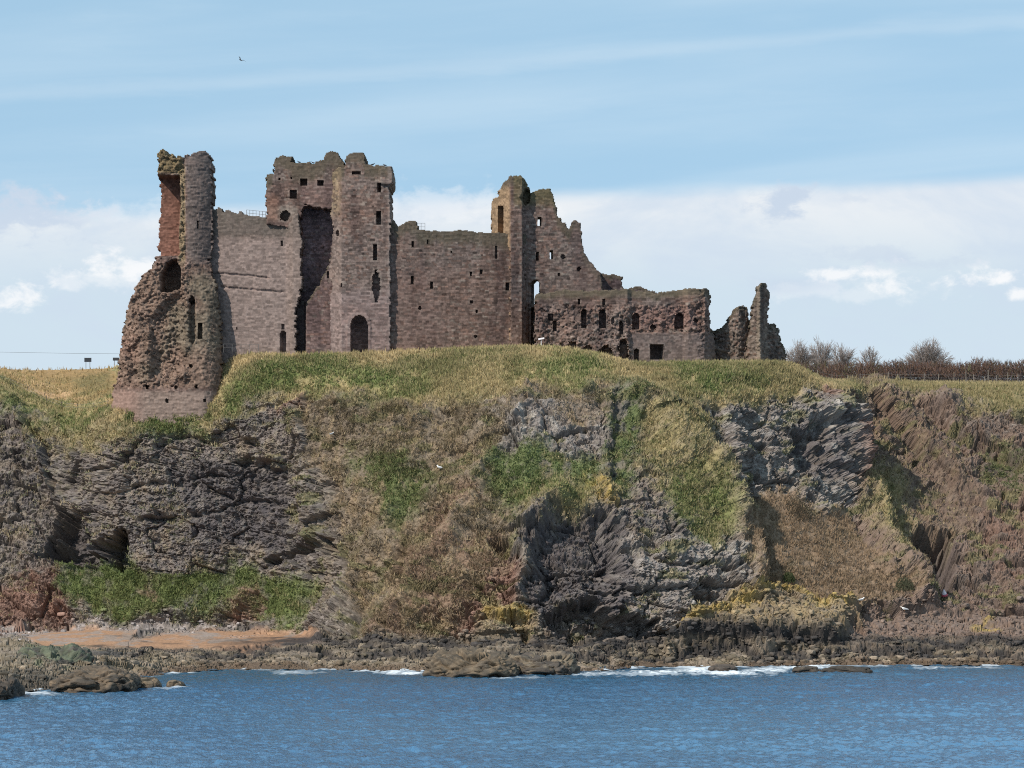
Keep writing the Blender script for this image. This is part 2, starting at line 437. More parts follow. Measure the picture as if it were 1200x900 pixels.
straw = regions([
 [(358,470),(450,474),(560,472),(590,500),(575,540),(600,600),(605,640),(560,700),(530,742),(425,740),(405,640),(392,560),(362,530)],
 [(858,592),(930,575),(985,608),(1012,640),(1066,694),(1000,708),(920,706),(882,682),(862,640)],
 [(985,455),(1040,455),(1090,500),(1150,560),(1140,620),(1075,600),(1060,540),(1010,500)],
 [(560,460),(640,452),(720,456),(700,500),(640,470),(590,490)],
 [(40,430),(128,430),(128,474),(70,468),(0,438),(0,430)],
], 9)
talus = regions([[(856,590),(930,573),(985,606),(1014,640),(1070,696),(1000,710),(920,708),(880,684),(862,640)]], 7)
path = regions([[(-60,434),(0,436),(40,448),(90,466),(100,474),(60,470),(20,455),(0,447),(-60,444)]], 4)
hill = regions([[(-200,424),(0,424),(132,420),(150,474),(100,468),(40,446),(0,436),(-200,434)]], 5)
bay = sstep(wx, 985, 1012)
earth = regions([
 [(480,690),(505,610),(545,560),(562,572),(538,622),(548,665),(520,690)],
 [(335,456),(362,456),(364,476),(338,478)], [(958,449),(984,454),(988,472),(962,470)],
 [(-200,690),(0,688),(60,672),(82,668),(88,730),(0,738),(-200,738)], [(270,694),(293,684),(316,702),(312,732),(268,730)],
 [(160,680),(190,688),(195,715),(172,718)],
 [(1148,600),(1200,572),(1320,570),(1320,690),(1165,668),(1150,630)], [(1010,470),(1040,460),(1060,500),(1020,520)],
 [(980,500),(1010,540),(1020,580),(1000,580),(985,540)], [(470,640),(590,620),(600,700),(560,740),(440,742)],
], 9)
greyrock = regions([
 [(585,470),(640,452),(700,470),(706,500),(700,535),(640,528),(590,520)],
 [(825,470),(870,478),(945,466),(985,485),(1000,560),(1004,610),(970,600),(930,575),(860,585),(836,540)],
 [(1110,480),(1200,480),(1200,545),(1150,530)], [(720,640),(860,640),(880,690),(850,730),(720,740)],
 [(825,600),(862,640),(882,690),(840,710),(800,650)],
])
dark_rock_shade = regions([  # dark rock; the shade of caves and hollows is painted in too
 [(612,640),(650,585),(700,590),(726,612),(735,680),(720,720),(640,722),(604,700)],
 [(76,590),(120,640),(152,630),(152,660),(40,664),(60,625)],
 [(1070,600),(1130,606),(1124,694),(1080,694)], [(930,500),(975,505),(985,560),(945,560)], [(200,540),(330,545),(340,640),(230,640)],
], 9)
lichen = regions([[(566,722),(600,712),(628,720),(620,732),(575,734)], [(870,716),(920,703),(992,712),(990,722),(930,722)], [(1145,726),(1172,726),(1178,736),(1150,736)],
                  [(690,555),(716,556),(722,592),(700,590)], [(790,742),(880,716),(890,724),(810,752)]], 5)
sandm = np.maximum(region([(24,742),(110,735),(160,738),(150,758),(50,758)], 3, False), region([(150,748),(195,741),(250,737),(365,741),(382,752),(300,759),(150,760)], 3, False)) * sstep(gy + 5 * (vnoise(gX * .5, gY * .5, gZ * .5, 6) - .5) * 2, 764, 760)
pebble = regions([[(-200,735),(30,738),(90,732),(230,731),(300,735),(240,740),(110,739),(20,748),(-200,752)]], 4)

soft = np.clip(talus + turf + green * .85 + yellow * .6 + straw * .62 + sandm + pebble * .6 + path, 0, 1)
low = fbm(gX * .12, gY * .12, gZ * .12, 4, 21); mid = fbm(gX * .5, gY * .5, gZ * .6, 4, 31); hi = fbm(gX * 1.8, gY * 1.8, gZ * 2.2, 3, 41)
# strata: thin beds dipping gently to the right
strat = fbm(gX * .10, gY * .10, (gZ + .12 * gX) * 1.1, 4, 51)
def lay(c, rgb, m):
    return c * (1 - m[..., None]) + np.asarray(rgb)[None, None, :] * m[..., None]
col = np.zeros(gx.shape + (3,)); col[:] = (.150, .128, .118)
col = lay(col, (.122, .108, .106), sstep(low + .35 * (mid - .5), .42, .60))
col = lay(col, (.195, .155, .120), sstep(mid, .52, .72) * .8)
col = lay(col, (.085, .076, .074), sstep(strat, .56, .72) * .75)
mot = fbm(gX * 1.3, gY * 1.3, gZ * 1.5, 4, 131); mot2 = fbm(gX * 2.6, gY * 2.6, gZ * 2.6, 3, 141)
col = lay(col, (.225, .190, .150), sstep(mot, .54, .68) * .42)
col = lay(col, (.080, .074, .078), sstep(mot, .44, .32) * .42)
col = lay(col, (.150, .140, .085), sstep(mot2, .58, .68) * .35)
col = lay(col, (.205, .175, .135), sstep(gx, 350, 470) * sstep(gx, 640, 560) * .6)      # browner stone in the middle buttress
col = lay(col, (.205, .150, .130), sstep(gx, 985, 1010) * .55)                            # redder in the far bay
col = lay(col, (.215, .195, .185), greyrock * (.35 + .5 * sstep(hi, .4, .62)))
col = lay(col, (.074, .067, .072), dark_rock_shade * (.55 + .3 * sstep(hi, .35, .6)))
col = lay(col, (.185, .180, .175), greyrock * sstep(mid, .5, .66) * sstep(gx, 815, 840) * .5)
col = lay(col, (.115, .095, .080), greyrock * sstep(gx, 815, 840) * sstep(mot, .52, .42) * .6)
gstreak = sstep(fbm(gX * 1.4 + gZ * .25, gY * 1.4, gZ * .16, 4, 161), .57, .70)
scree = sstep(fbm(gX * .9, gY * .9, gZ * .35, 4, 61), .5, .62)
col = lay(col, (.33, .31, .285), gstreak * greyrock * .55); col = lay(col, (.22, .20, .185), gstreak * (1 - greyrock) * .35)
em = np.clip(earth * (.6 + .6 * mid), 0, 1)
col = lay(col, (.180, .108, .085), em)
col = lay(col, (.255, .192, .130), straw * (.45 + .5 * scree))
vegn = fbm(gX * .7, gY * .7, gZ * .7, 4, 71)
capmix = sstep(fbm(gX * .22, gY * .22, gZ * .3, 4, 81), .40, .60)
tcol = (np.asarray((.36, .285, .16))[None, None] * (1 - capmix[..., None]) + np.asarray((.16, .158, .072))[None, None] * capmix[..., None])
col = col * (1 - turf[..., None]) + tcol * turf[..., None]
sc_g = sstep(vegn + .25 * (mid - .5), .36, .52)
col = lay(col, (.265, .22, .115), yellow * (.65 + .35 * sc_g) * .92)
col = lay(col, (.115, .155, .052), green * (.2 + .7 * sc_g) * .85); mound = region([(70,664),(150,652),(190,682),(262,668),(300,668),(366,690),(352,732),(250,716),(110,722),(85,690)], 8) * (1 - earth * .8); col = lay(col, (.12, .145, .055), mound * (.35 + .6 * sc_g))
col = lay(col, (.31, .20, .095), hill * .95); col = lay(col, (.13, .115, .05), hill * region([(55,440),(130,432),(135,466),(95,462)], 12) * .8)
col = lay(col, (.40, .265, .150), path * .95)
col = lay(col, (.17, .145, .075), bay * turf * .7); col = lay(col, (.140, .100, .080), bay * (1 - turf) * (1 - yellow) * (1 - dark_rock_shade) * (.45 + .5 * sstep(mot, .42, .6))); col = lay(col, (.105, .085, .075), bay * (1 - turf) * sstep(mid, .55, .68) * .6)
# scattered tufts of vegetation on the ledges
led = sstep(fbm(gX * .35, gY * .35, gZ * .9, 4, 91), .56, .68) * (rowi > 115) * (1 - turf) * (1 - dark_rock_shade)
col = lay(col, (.135, .130, .062), led * .65 * sstep(gx, 150, 420))
col = lay(col, (.265, .190, .130), talus * (.8 + .2 * scree)); col = lay(col, (.16, .115, .085), talus * sstep(mot, .56, .66) * .55); col = lay(col, (.20, .18, .10), talus * sstep(low, .52, .62) * .5)
ochre = region([(786,752),(812,724),(880,712),(930,704),(998,714),(1008,738),(960,746),(850,752)], 8) * (gy < 756) + region([(560,742),(570,716),(600,710),(632,722),(640,742)], 7)
col = lay(col, (.215, .165, .098), np.clip(ochre, 0, 1) * (.5 + .4 * sstep(mot, .4, .6)))
col = lay(col, (.30, .220, .075), .85 * lichen * (.5 + .5 * sstep(hi, .4, .6)))
col = lay(col, (.36, .215, .135), sandm); col = lay(col, (.27, .235, .215), sandm * sstep(fbm(gX * .35, gY * .12, gZ * 0, 4, 171), .52, .62) * .75)
col = lay(col, (.30, .265, .255), pebble * (.5 + .5 * sstep(hi, .45, .55)) * .9)
# shore zones: weed and barnacles near the water, a black lichen belt above
shore = sstep(gy, 742, 752) * (rowi > 4) * (1 - sandm) * (1 - pebble)
belt = np.exp(-((.35 * wy + .65 * gy - 751) / 4.6) ** 2) * sstep(gx, 215, 330)
belt = np.maximum(belt, np.exp(-((wy - 762) / 5.0) ** 2) * sstep(gx, 60, 130) * .9)
col = lay(col, (.27, .220, .165), shore * (.55 + .4 * sstep(mid, .4, .6)))
col = lay(col, (.115, .095, .065), shore * sstep(mid + hi, .95, 1.15) * .85)
col = lay(col, (.040, .037, .038), np.clip(belt * (.75 + .7 * mid), 0, 1) * .95)
col = lay(col, (.10, .068, .048), sstep(gZ, .9, .2) * .8 * (rowi > 0))
col = lay(col, (.10, .12, .075), region([(25,762),(95,758),(120,766),(80,774),(30,772)], 5) * .75)
col = lay(col, (.07, .062, .052), region([(-100,790),(60,785),(160,790),(150,812),(-100,820)], 6) * .8)

# --- relief
def grad_normal(X, Y, Z):
    P_ = np.stack([X, Y, Z], -1); du = np.gradient(P_, axis=1); dv = np.gradient(P_, axis=0)
    n = np.cross(du, dv); n /= np.linalg.norm(n, axis=-1, keepdims=True) + 1e-9
    flip = np.where(n[..., 2:3] * 1.0 - n[..., 1:2] < 0, -1, 1); return n * flip
nb = grad_normal(gX, gY, gZ)
hard = 1 - soft
sx, sy, sz = gX + .5 * (mid - .5) * 6, gY, gZ + .18 * gX
w1, w2, wh = worley(sx * .16, sy * .16, sz * .24, 5)                        # big blocks, about 5 m
v1, v2, vh = worley(sx * .48 + 2 * (low - .5), sy * .48, sz * .80 + 2 * (hi - .5), 15)   # smaller blocks, about 1.5 m
big = (fbm(gX * .07, gY * .07, gZ * .05, 3, 101) - .5)
rid = fbm(gX * .22, gY * .22, gZ * .13, 4, 111, ridged=True) - .6
x1_, x2_, xh = worley(sx * .8 + 1.5 * (mid - .5), sy * .8, sz * 2.5 + 1.2 * (hi - .5), 25)                   # stones of about 0.7 m
face = 1 - .45 * sstep(gx, 420, 330) * sstep(gx, 60, 140)                               # the left face is smoother
dsp = hard * face * ((wh - .5) * 2.1 + (w1 - .5) * -.4 - sstep(w2 - w1, .07, 0) * .6)
dsp += hard * ((vh - .5) * .62 * face - sstep(v2 - v1, .10, 0) * .26)
dsp += (hard + .45 * straw + .3 * led) * ((xh - .5) * .22 - sstep(x2_ - x1_, .10, 0) * .10)
dsp += hard * face * (strat - .5) * 1.6
dsp += (rowi > 110) * sstep(rowi, 108, 140) * (1 - turf) * (big * 5.0 + rid * 2.0)
dsp += (mid - .5) * (1.1 * hard + .9 * soft) + (hi - .5) * (.65 * hard + .34 * soft)
dsp += straw * (scree - .5) * .30 + (fbm(gX * 4, gY * 4, gZ * 4, 3, 121) - .5) * .22
dsp += hard * (fbm(sx * .8, sy * .8, sz * 1.3, 4, 151, .55, True) - .62) * .85
dsp -= talus * (dsp * .6)
low_amp = sstep(rowi, 4, 10) * (1 - .7 * sstep(rowi, NR - 60, NR - 20)) * (1 - .8 * sandm) * (1 - .55 * pebble)
dsp *= low_amp
shorezone = (rowi <= 5 + 44 + 30 + 34)
dsp = np.where(shorezone, (vh - .5) * .42 * (1 - sandm) * (1 - .8 * pebble) + (xh - .5) * .22 * (1 - sandm) + (strat - .5) * 1.5 * (1 - sandm) * (1 - pebble) + (wh - .5) * .8 * (1 - sandm) * (1 - pebble) - sstep(v2 - v1, .12, 0) * .3 * (1 - sandm) + (hi - .5) * .28 * (1 - sandm) - .1, dsp) * sstep(rowi, 4, 14)
# carved features: caves, cracks, undercuts (depth in metres into the rock, feather in photo pixels)
def carve(poly, depth, feather):
    global dsp
    dsp = dsp - depth * region(poly, feather, True)
def crack(pts, depth, r):
    global dsp
    xs = [p[0] for p in pts]; ys = [p[1] for p in pts]
    sel = (gx > min(xs) - 40) & (gx < max(xs) + 40) & (gy > min(ys) - 40) & (gy < max(ys) + 40)
    d = line_d(wx[sel] * .5 + gx[sel] * .5, wy[sel] * .5 + gy[sel] * .5, pts)
    dsp[sel] -= depth * np.exp(-(d / r) ** 2) * (sstep(gy[sel], (edge_y + gx * 0)[sel] - 14, (edge_y + gx * 0)[sel] + 12) if abs(depth) > 1.3 else 1 - turf[sel])
carve([(78,592),(112,650),(100,664),(44,664),(62,630)], 5.0, 4); carve([(116,632),(150,630),(152,662),(120,662)], 5.5, 4)
carve([(318,650),(392,640),(392,652),(325,662)], 2.6, 3); carve([(640,722),(700,716),(770,726),(765,742),(655,742)], 3.6, 4)
carve([(576,640),(590,630),(603,634),(600,655),(578,656)], 2.4, 4); carve([(1076,604),(1126,612),(1118,690),(1084,690)], 7.0, 6)
carve([(618,636),(655,590),(718,600),(728,640),(700,690),(640,700)], 3.2, 12)
carve([(932,505),(968,505),(960,545),(938,540)], 1.8, 6); carve([(480,735),(515,715),(560,715),(540,745)], 1.6, 4)
carve([(280,540),(300,536),(330,560),(290,566)], 1.6, 5); carve([(296,700),(316,702),(310,732),(270,730),(282,704)], .8, 4)
crack([(36,500),(60,545),(78,592)], 2.2, 3.5); crack([(80,575),(130,552),(165,520)], 1.2, 3)
crack([(1012,452),(1050,498),(1078,535)], 1.8, 3.5); crack([(1080,478),(1130,515),(1195,546)], 2.2, 5)
crack([(722,470),(716,560),(728,620),(738,660)], 1.0, 6); crack([(830,470),(842,540),(862,590),(872,690)], 1.3, 5)
crack([(985,470),(1000,540),(1014,600),(1050,640)], 1.5, 5); crack([(400,650),(425,700),(405,740)], 1.8, 5)
crack([(560,560),(600,510),(620,465)], -1.2, 7)
# spurs and gullies running down the face
crack([(700,446),(762,470),(826,540),(862,620),(884,702)], -3.4, 17); crack([(842,462),(856,560),(880,620),(905,700)], 1.4, 9)
crack([(968,484),(986,508),(1004,560),(1040,640),(1078,704)], -3.6, 15); crack([(1000,470),(1030,560),(1064,630)], 1.6, 9)
crack([(1022,450),(1090,520),(1160,590)], -1.2, 11); crack([(1084,470),(1190,536),(1260,570)], -1.4, 10)
crack([(655,580),(612,640),(600,720)], -2.2, 10); crack([(716,470),(712,560),(732,640)], -1.6, 8)
crack([(372,742),(430,660),(462,600)], -1.5, 9); crack([(404,744),(470,650)], 1.1, 4); crack([(440,745),(510,660),(552,590)], -1.4, 9)
crack([(352,470),(368,560),(380,640)], -1.6, 12); crack([(10,470),(50,540),(84,600)], -2.2, 10); crack([(362,462),(366,500),(362,540)], 1.2, 4); crack([(450,735),(470,690),(478,640)], 1.4, 4)
crack([(520,745),(570,728),(620,742)], 1.4, 4); crack([(190,525),(215,512),(300,520)], 1.0, 4); crack([(700,640),(780,660),(860,668)], 1.0, 3)
crack([(690,700),(760,690),(840,700)], 1.2, 3); crack([(590,690),(650,668),(720,668)], 1.2, 3)
crack([(230,600),(300,590),(370,600)], .9, 3); crack([(160,570),(240,560)], .8, 3); crack([(170,610),(200,606)], 1.4, 4)
# ledge stepping down towards the water
step = sstep(wy, 758, 763) * sstep(gx, 200, 280) * shorezone * (rowi > 30)
gX = gX + nb[..., 0] * dsp; gY = gY + nb[..., 1] * dsp; gZ = gZ + nb[..., 2] * dsp - step * .55 * sstep(rowi, 6, 30)
# lichen-topped rock hummock in front of the talus
hm = region([(786,752),(812,724),(880,712),(930,704),(995,716),(1010,738),(960,748),(850,754)], 10)
gZ += hm * 2.3; gY -= hm * 2.0
idx = np.arange(NR * NC).reshape(NR, NC)
quads = np.stack([idx[:-1, :-1], idx[:-1, 1:], idx[1:, 1:], idx[1:, :-1]], -1).reshape(-1, 4)
col *= (.90 + .20 * mot2 + .3 * (mot - .5))[..., None] * (1 + .18 * (1 - soft) * (gy < 742) - .12 * np.clip(straw + talus, 0, 1) * (1 - turf))[..., None] * np.array((1.03, 1.0, .96))
col = np.clip(col, .02, .6)
terrain = build('terrain', np.stack([gX, gY, gZ], -1), quads, None, MAT['terrain'], None, col.reshape(-1, 3), False)
tag(terrain, kind='structure')

def ground_z(x, Y):
    """height of the ground at photo column x and depth Y"""
    j = int(np.argmin(np.abs(tx - x))); o = np.argsort(gY[:, j]); return float(np.interp(Y, gY[o, j], gZ[o, j]))

# ------------------------------------------------------------------ sea
def build_sea():
    xs = np.concatenate([[-9000, -4000, -1800, -800, -400, -220, -150, -110], np.arange(-84, 84.01, .3), [110, 150, 220, 400, 800, 1800, 4000, 9000]])
    ys = np.concatenate([[-3000, -1600, -1000, -700, -450, -330, -280], np.arange(-250, 40.01, .42), [60, 100, 300, 1500, 9000]])
    X, Y = np.meshgrid(xs, ys)
    amp = ((np.abs(X) < 86) & (Y > -252) & (Y < 42)).astype(float)
    def wv(sx, sy, ang, seed, o=3):
        c, s = math.cos(ang), math.sin(ang); U = X * c + Y * s; W = -X * s + Y * c
        return fbm(U * sx, W * sy, U * 0 + .5, o, seed)
    z = (wv(.07, .16, .25, 201) - .5) * .5 + (wv(.5, .34, -.2, 211, 3) - .5) * .26 + (wv(1.9, .6, .15, 221, 3) - .5) * .52
    gust = fbm(X * .012, Y * .03, X * 0, 3, 231)
    z *= (.55 + .9 * gust) * amp
    d = CAMD + Y; ok = d > 60; dd = np.where(ok, d, 60)
    sxp = 600 + X * F / dd; syp = HZ + CAMZ * F / dd
    wl = np.interp(np.clip(sxp, -60, 1260), tx, LV[0][0])
    dist = (syp - wl)
    fn = fbm(X * .35, Y * .12, X * 0 + 2, 4, 241); fn2 = fbm(X * 1.2, Y * .5, X * 0 + 2, 3, 251)
    foam = sstep(fn, .50, .62) * sstep(dist, 2.2, .1) * .7
    def patch(cx, cy, rx, ry, k=1.0):
        nonlocal foam
        r = np.sqrt(((sxp - cx) / rx) ** 2 + ((syp - cy) / ry) ** 2) + 1.5 * (fn2 - .5) + 1.1 * (fn - .5)
        foam = np.maximum(foam, k * sstep(r, 1.0, .55) * (.35 + .65 * sstep(fn2 + .5 * (fn - .5), .42, .56)))
    for p in ((770, 788, 44, 3.4), (850, 789, 58, 3.4), (900, 786, 36, 3, .9), (757, 779, 24, 4), (820, 786, 40, 3.5), (940, 783, 60, 2.6, .8), (478, 788, 30, 3.2), (460, 787, 22, 3, .9),
              (345, 789, 30, 1.8, .5), (110, 806, 50, 2.6, .6), (40, 813, 30, 2.4, .7), (960, 781, 26, 3, .9), (700, 790, 60, 2.2, .6), (1090, 783, 30, 1.6, .6), (1150, 783, 26, 1.5, .5), (600, 794, 40, 1.5, .4), (200, 806, 24, 2, .6)):
        patch(*p)
    foam = np.clip(foam, 0, 1) * ok
    z = z + foam * .16 * (fn2)
    tint = sstep(fbm(X * .02, Y * .02, X * 0, 3, 271), .35, .65)
    shal = sstep(dist, 26, 0)
    col = np.zeros(X.shape + (3,)); col[:] = (.060, .185, .335)
    col = col * (1 - tint[..., None] * .35) + np.array((.026, .11, .235)) * tint[..., None] * .35
    col = col * (1 - shal[..., None] * .6) + np.array((.025, .09, .14)) * shal[..., None] * .6
    n, m = X.shape; idx = np.arange(n * m).reshape(n, m)
    q = np.stack([idx[:-1, :-1], idx[:-1, 1:], idx[1:, 1:], idx[1:, :-1]], -1).reshape(-1, 4)
    mt = bpy.data.materials.new('sea water'); mt.use_nodes = True; nt = mt.node_tree; nt.nodes.clear(); L = nt.links
    out = nt.nodes.new('ShaderNodeOutputMaterial'); b = nt.nodes.new('ShaderNodeBsdfPrincipled'); fo = nt.nodes.new('ShaderNodeBsdfDiffuse'); fo.inputs[0].default_value = (.72, .76, .79, 1)
    at = nt.nodes.new('ShaderNodeAttribute'); at.attribute_name = 'col'; af = nt.nodes.new('ShaderNodeAttribute'); af.attribute_name = 'foam'
    L.new(at.outputs['Color'], b.inputs['Base Color']); b.inputs['Roughness'].default_value = .07; b.inputs['IOR'].default_value = 1.33
    ge = nt.nodes.new('ShaderNodeNewGeometry'); mp = nt.nodes.new('ShaderNodeMapping'); mp.inputs['Scale'].default_value = (2.2, .6, 1)
    mp.inputs['Rotation'].default_value = (0, 0, .2); L.new(ge.outputs['Position'], mp.inputs[0])
    nz = nt.nodes.new('ShaderNodeTexNoise'); nz.inputs['Scale'].default_value = 1.6; nz.inputs['Detail'].default_value = 5; nz.inputs['Roughness'].default_value = .6; L.new(mp.outputs[0], nz.inputs['Vector'])
    bp = nt.nodes.new('ShaderNodeBump'); bp.inputs['Strength'].default_value = 1.0; bp.inputs['Distance'].default_value = .22; L.new(nz.outputs[0], bp.inputs['Height']); L.new(bp.outputs[0], b.inputs['Normal'])
    mx = nt.nodes.new('ShaderNodeMixShader'); L.new(af.outputs['Fac'], mx.inputs[0]); L.new(b.outputs[0], mx.inputs[1]); L.new(fo.outputs[0], mx.inputs[2]); L.new(mx.outputs[0], out.inputs[0])
    o = build('sea', np.stack([X, Y, z], -1), q, None, mt, None, col.reshape(-1, 3), True, {'foam': foam})
    tag(o, kind='structure')
build_sea()

# ------------------------------------------------------------------ masonry
STONE = np.array((.250, .168, .138)); RED = np.array((.265, .145, .105)); GREY = np.array((.225, .175, .155)); CAP = np.array((.125, .105, .072)); PALE = np.array((.36, .30, .25))
SUN_YEL = np.array((.38, .285, .17)); PURP = np.array((.34, .225, .22))

def courses(s, z, seed, h=.27):
    """irregular courses of blocks: returns random per block, second random, joint depth 0..1"""
    zz = z / h + .45 * (vnoise(s * .5, z * .5, z * 0, seed + 7) - .5)
    row = np.floor(zz); fz = zz - row
    off = hash3(row, row * 0, row * 0 + 3, seed); L_ = .30 + .42 * hash3(row, row * 0 + 1, row * 0, seed)
    ss = s / L_ + off * 7; cl = np.floor(ss); fs = ss - cl
    r1 = hash3(row, cl, row * 0, seed + 1); r2 = hash3(row, cl, row * 0 + 5, seed + 2)
    joint = np.maximum(sstep(np.abs(fz - .5), .36, .5), sstep(np.abs(fs - .5), .40, .5))
    return r1, r2, joint

def slab(parent, name, poly, plan, T, extra=None, recess=(), openings=(), paint=None, rough=.04, rubble=None, edge=1.6, res=.95,
         seed=0, cap=14, tone=.71, base=None, label=None, streak=.0, bulge=.09):
    """a wall of real thickness: photo-traced outline at depth plan(x), courses of stone, openings with reveals as child meshes"""
    xs0 = min(p[0] for p in poly) - 4; xs1 = max(p[0] for p in poly) + 4; ys0 = min(p[1] for p in poly) - 4; ys1 = max(p[1] for p in poly) + 2
    xa = np.arange(xs0, xs1 + res, res); ya = np.arange(ys0, ys1 + res, res)
    Xp, Yp = np.meshgrid(xa, ya); ny, nx = Xp.shape
    pl = np.interp(Xp, [p[0] for p in plan], [p[1] for p in plan])
    Yf = pl + (extra(Xp, Yp) if extra is not None else 0)
    d = CAMD + Yf; WX = (Xp - 600) * d / F; WZ = CAMZ - (Yp - HZ) * d / F
    # outline broken along the courses
    cxp = (Xp[:-1, :-1] + res / 2); cyp = (Yp[:-1, :-1] + res / 2)
    q = 3.0
    j1 = (hash3(np.floor(cyp / q), np.floor(cxp / 40), cyp * 0 + 1, seed + 50) - .5) * 2; jag = np.sign(j1) * np.abs(j1) ** 2.2 * edge * 1.25
    j2 = (hash3(np.floor(cxp / 4.0), np.floor(cyp / 40), cyp * 0 + 2, seed + 51) - .5) * 2; jag2 = np.sign(j2) * np.abs(j2) ** 2.2 * edge * 1.25
    M = in_poly(cxp + jag + edge * .8 * (vnoise(cxp * .12, cyp * .12, cyp * 0, seed) - .5), cyp + jag2 * .8, poly)
    # openings
    hole = np.zeros(M.shape, bool); backhole = np.zeros(M.shape, bool); ops = []
    for op in openings:
        kind, x0, y0, x1, y1, dep = op[:6]; skew = op[6] if len(op) > 6 else 0; kindname = op[7] if len(op) > 7 else 'window'
        if kind == 'r': mk = (cxp > x0) & (cxp < x1) & (cyp > y0) & (cyp < y1)
        elif kind == 'a':                                # round-headed
            r = (x1 - x0) / 2; xm = (x0 + x1) / 2; yh = y0 + r * 1.25
            mk = (cxp > x0) & (cxp < x1) & (cyp < y1) & ((cyp > yh) | (((cxp - xm) / r) ** 2 + ((cyp - yh) / (yh - y0)) ** 2 < 1))
        else:                                            # ragged hole
            r_ = ((cxp - (x0 + x1) / 2) / ((x1 - x0) / 2)) ** 2 + ((cyp - (y0 + y1) / 2) / ((y1 - y0) / 2)) ** 2
            mk = r_ + 1.1 * (vnoise(cxp * .5, cyp * .5, cyp * 0, seed + 60) - .5) < 1
        mk &= M & ~hole
        if not mk.any(): continue
        hole |= mk; ops.append((mk, dep, int(round(skew)), kindname))
        if dep is None: backhole |= np.roll(mk, int(round(skew)), 1)
    S = M & ~hole
    # recesses pushed straight back
    rec = np.zeros(Xp.shape)
    for pr, dep, fe in recess:
        rec = np.maximum(rec, dep * sstep(poly_sd(Xp + 1.5 * (vnoise(Xp * .4, Yp * .4, Yp * 0, seed + 61) - .5), Yp + 1.5 * (vnoise(Xp * .4, Yp * .4, Yp * 0, seed + 62) - .5), pr), -fe, fe))
    ds_ = np.hypot(np.gradient(WX, axis=1), np.gradient(Yf, axis=1)); sl_ = np.cumsum(ds_, 1)
    r1, r2, joint = courses(sl_, WZ, seed)
    rb = rubble(Xp, Yp) if rubble is not None else np.zeros(Xp.shape)
    f1, f2, fh = worley(sl_ * 2.3, WZ * 3.0, Yf * 0, seed + 70)
    disp = rough * ((r1 - .5) * 2 - joint * .9) * (1 - rb) + rb * ((fh - .5) * .50 - sstep(f2 - f1, .25, 0) * .22) + bulge * (fbm(sl_ * .3, WZ * .3, WZ * 0, 3, seed + 71) - .5) * 2 \
        + rb * 1.3 * (fbm(sl_ * .6, WZ * .6, WZ * 0, 4, seed + 72) - .5)
    FY = Yf + rec - disp
    jx = (hash3(np.floor(Xp), np.floor(Yp), Xp * 0, seed + 80) - .5) * .05; WXj = WX + jx
    front = np.stack([WXj, FY, WZ], -1)
    BY = np.maximum(Yf + T, FY + .6)
    back = np.stack([WX, BY + (fbm(sl_ * .8, WZ * .8, WZ * 0, 2, seed + 73) - .5) * .3, WZ], -1)
    # colour of the stone; some paint callbacks add sunlit and shaded strips
    ytop = np.where(M.any(0), ya[np.argmax(M, 0)], 9999); ytop = np.append(ytop, ytop[-1])
    dtop = Yp - ytop[None, :]
    b0 = STONE if base is None else np.asarray(base)
    lowf = fbm(sl_ * .18, WZ * .18, WZ * 0, 3, seed + 90)
    c = b0 * (1 - sstep(lowf, .4, .62)[..., None] * .75) + (GREY if base is None else b0 * (.9, .98, 1.03)) * sstep(lowf, .4, .62)[..., None] * .75
    c = c * (1 - (sstep(r2, .78, .9) * .45)[..., None]) + RED * (sstep(r2, .78, .9) * .45)[..., None]
    c = c * (1 - (sstep(r2, .12, .05) * .5)[..., None]) + PALE * (sstep(r2, .12, .05) * .5)[..., None]
    c = c * (.60 + .72 * np.where(rb > .5, fh, r1))[..., None] * (.86 + .28 * hash3(np.floor(Xp / 1.3), np.floor(Yp / 1.3), Xp * 0, seed + 99))[..., None]
    c = c * (1 - .26 * joint * (1 - rb))[..., None]
    gap_ = hash3(np.floor(r1 * 9999), np.floor(r2 * 9999), Xp * 0, seed + 101) > .965; c = c * (1 - .45 * gap_ * (1 - rb))[..., None]
    damp = sstep(fbm(sl_ * .55, WZ * .10, WZ * 0, 4, seed + 102),   .50, .70) * .38; c = c * (1 - damp[..., None] * np.array((1.0, 1.02, .95)))
    hv = np.zeros(Xp.shape); hv[:-1, :-1] = hole; sur = hv.copy()
    for dy_ in (-2, -1, 0, 1, 2):
        for dx_ in (-2, -1, 0, 1, 2): sur = np.maximum(sur, np.roll(np.roll(hv, dy_, 0), dx_, 1))
    sm_ = ((sur > 0) & (hv == 0) & (r1 > .3)) * .30 * (1 - rb); c = c * (1 - sm_[..., None]) + PALE * .95 * sm_[..., None]
    if streak: c = c * (1 - streak * sstep(fbm(sl_ * 1.6, WZ * .12, WZ * 0, 3, seed + 91), .45, .68))[..., None]
    if cap:
        fall = cap * (.5 + 1.1 * fbm(sl_ * .9, WZ * .05, WZ * 0, 3, seed + 92))
        m = sstep(dtop, fall * 1.25, fall * .45) * .72
        c = c * (1 - m[..., None]) + CAP * m[..., None]
    if paint is not None: c = paint(Xp, Yp, c, r1, lowf)
    c = np.clip(c * tone, .02, .6)
    # faces
    id_ = np.arange(ny * nx).reshape(ny, nx); nb_ = ny * nx
    cellq = np.stack([id_[:-1, :-1], id_[1:, :-1], id_[1:, 1:], id_[:-1, 1:]], -1)
    fq = cellq[S]; bq = cellq[M & ~backhole][:, ::-1] + nb_
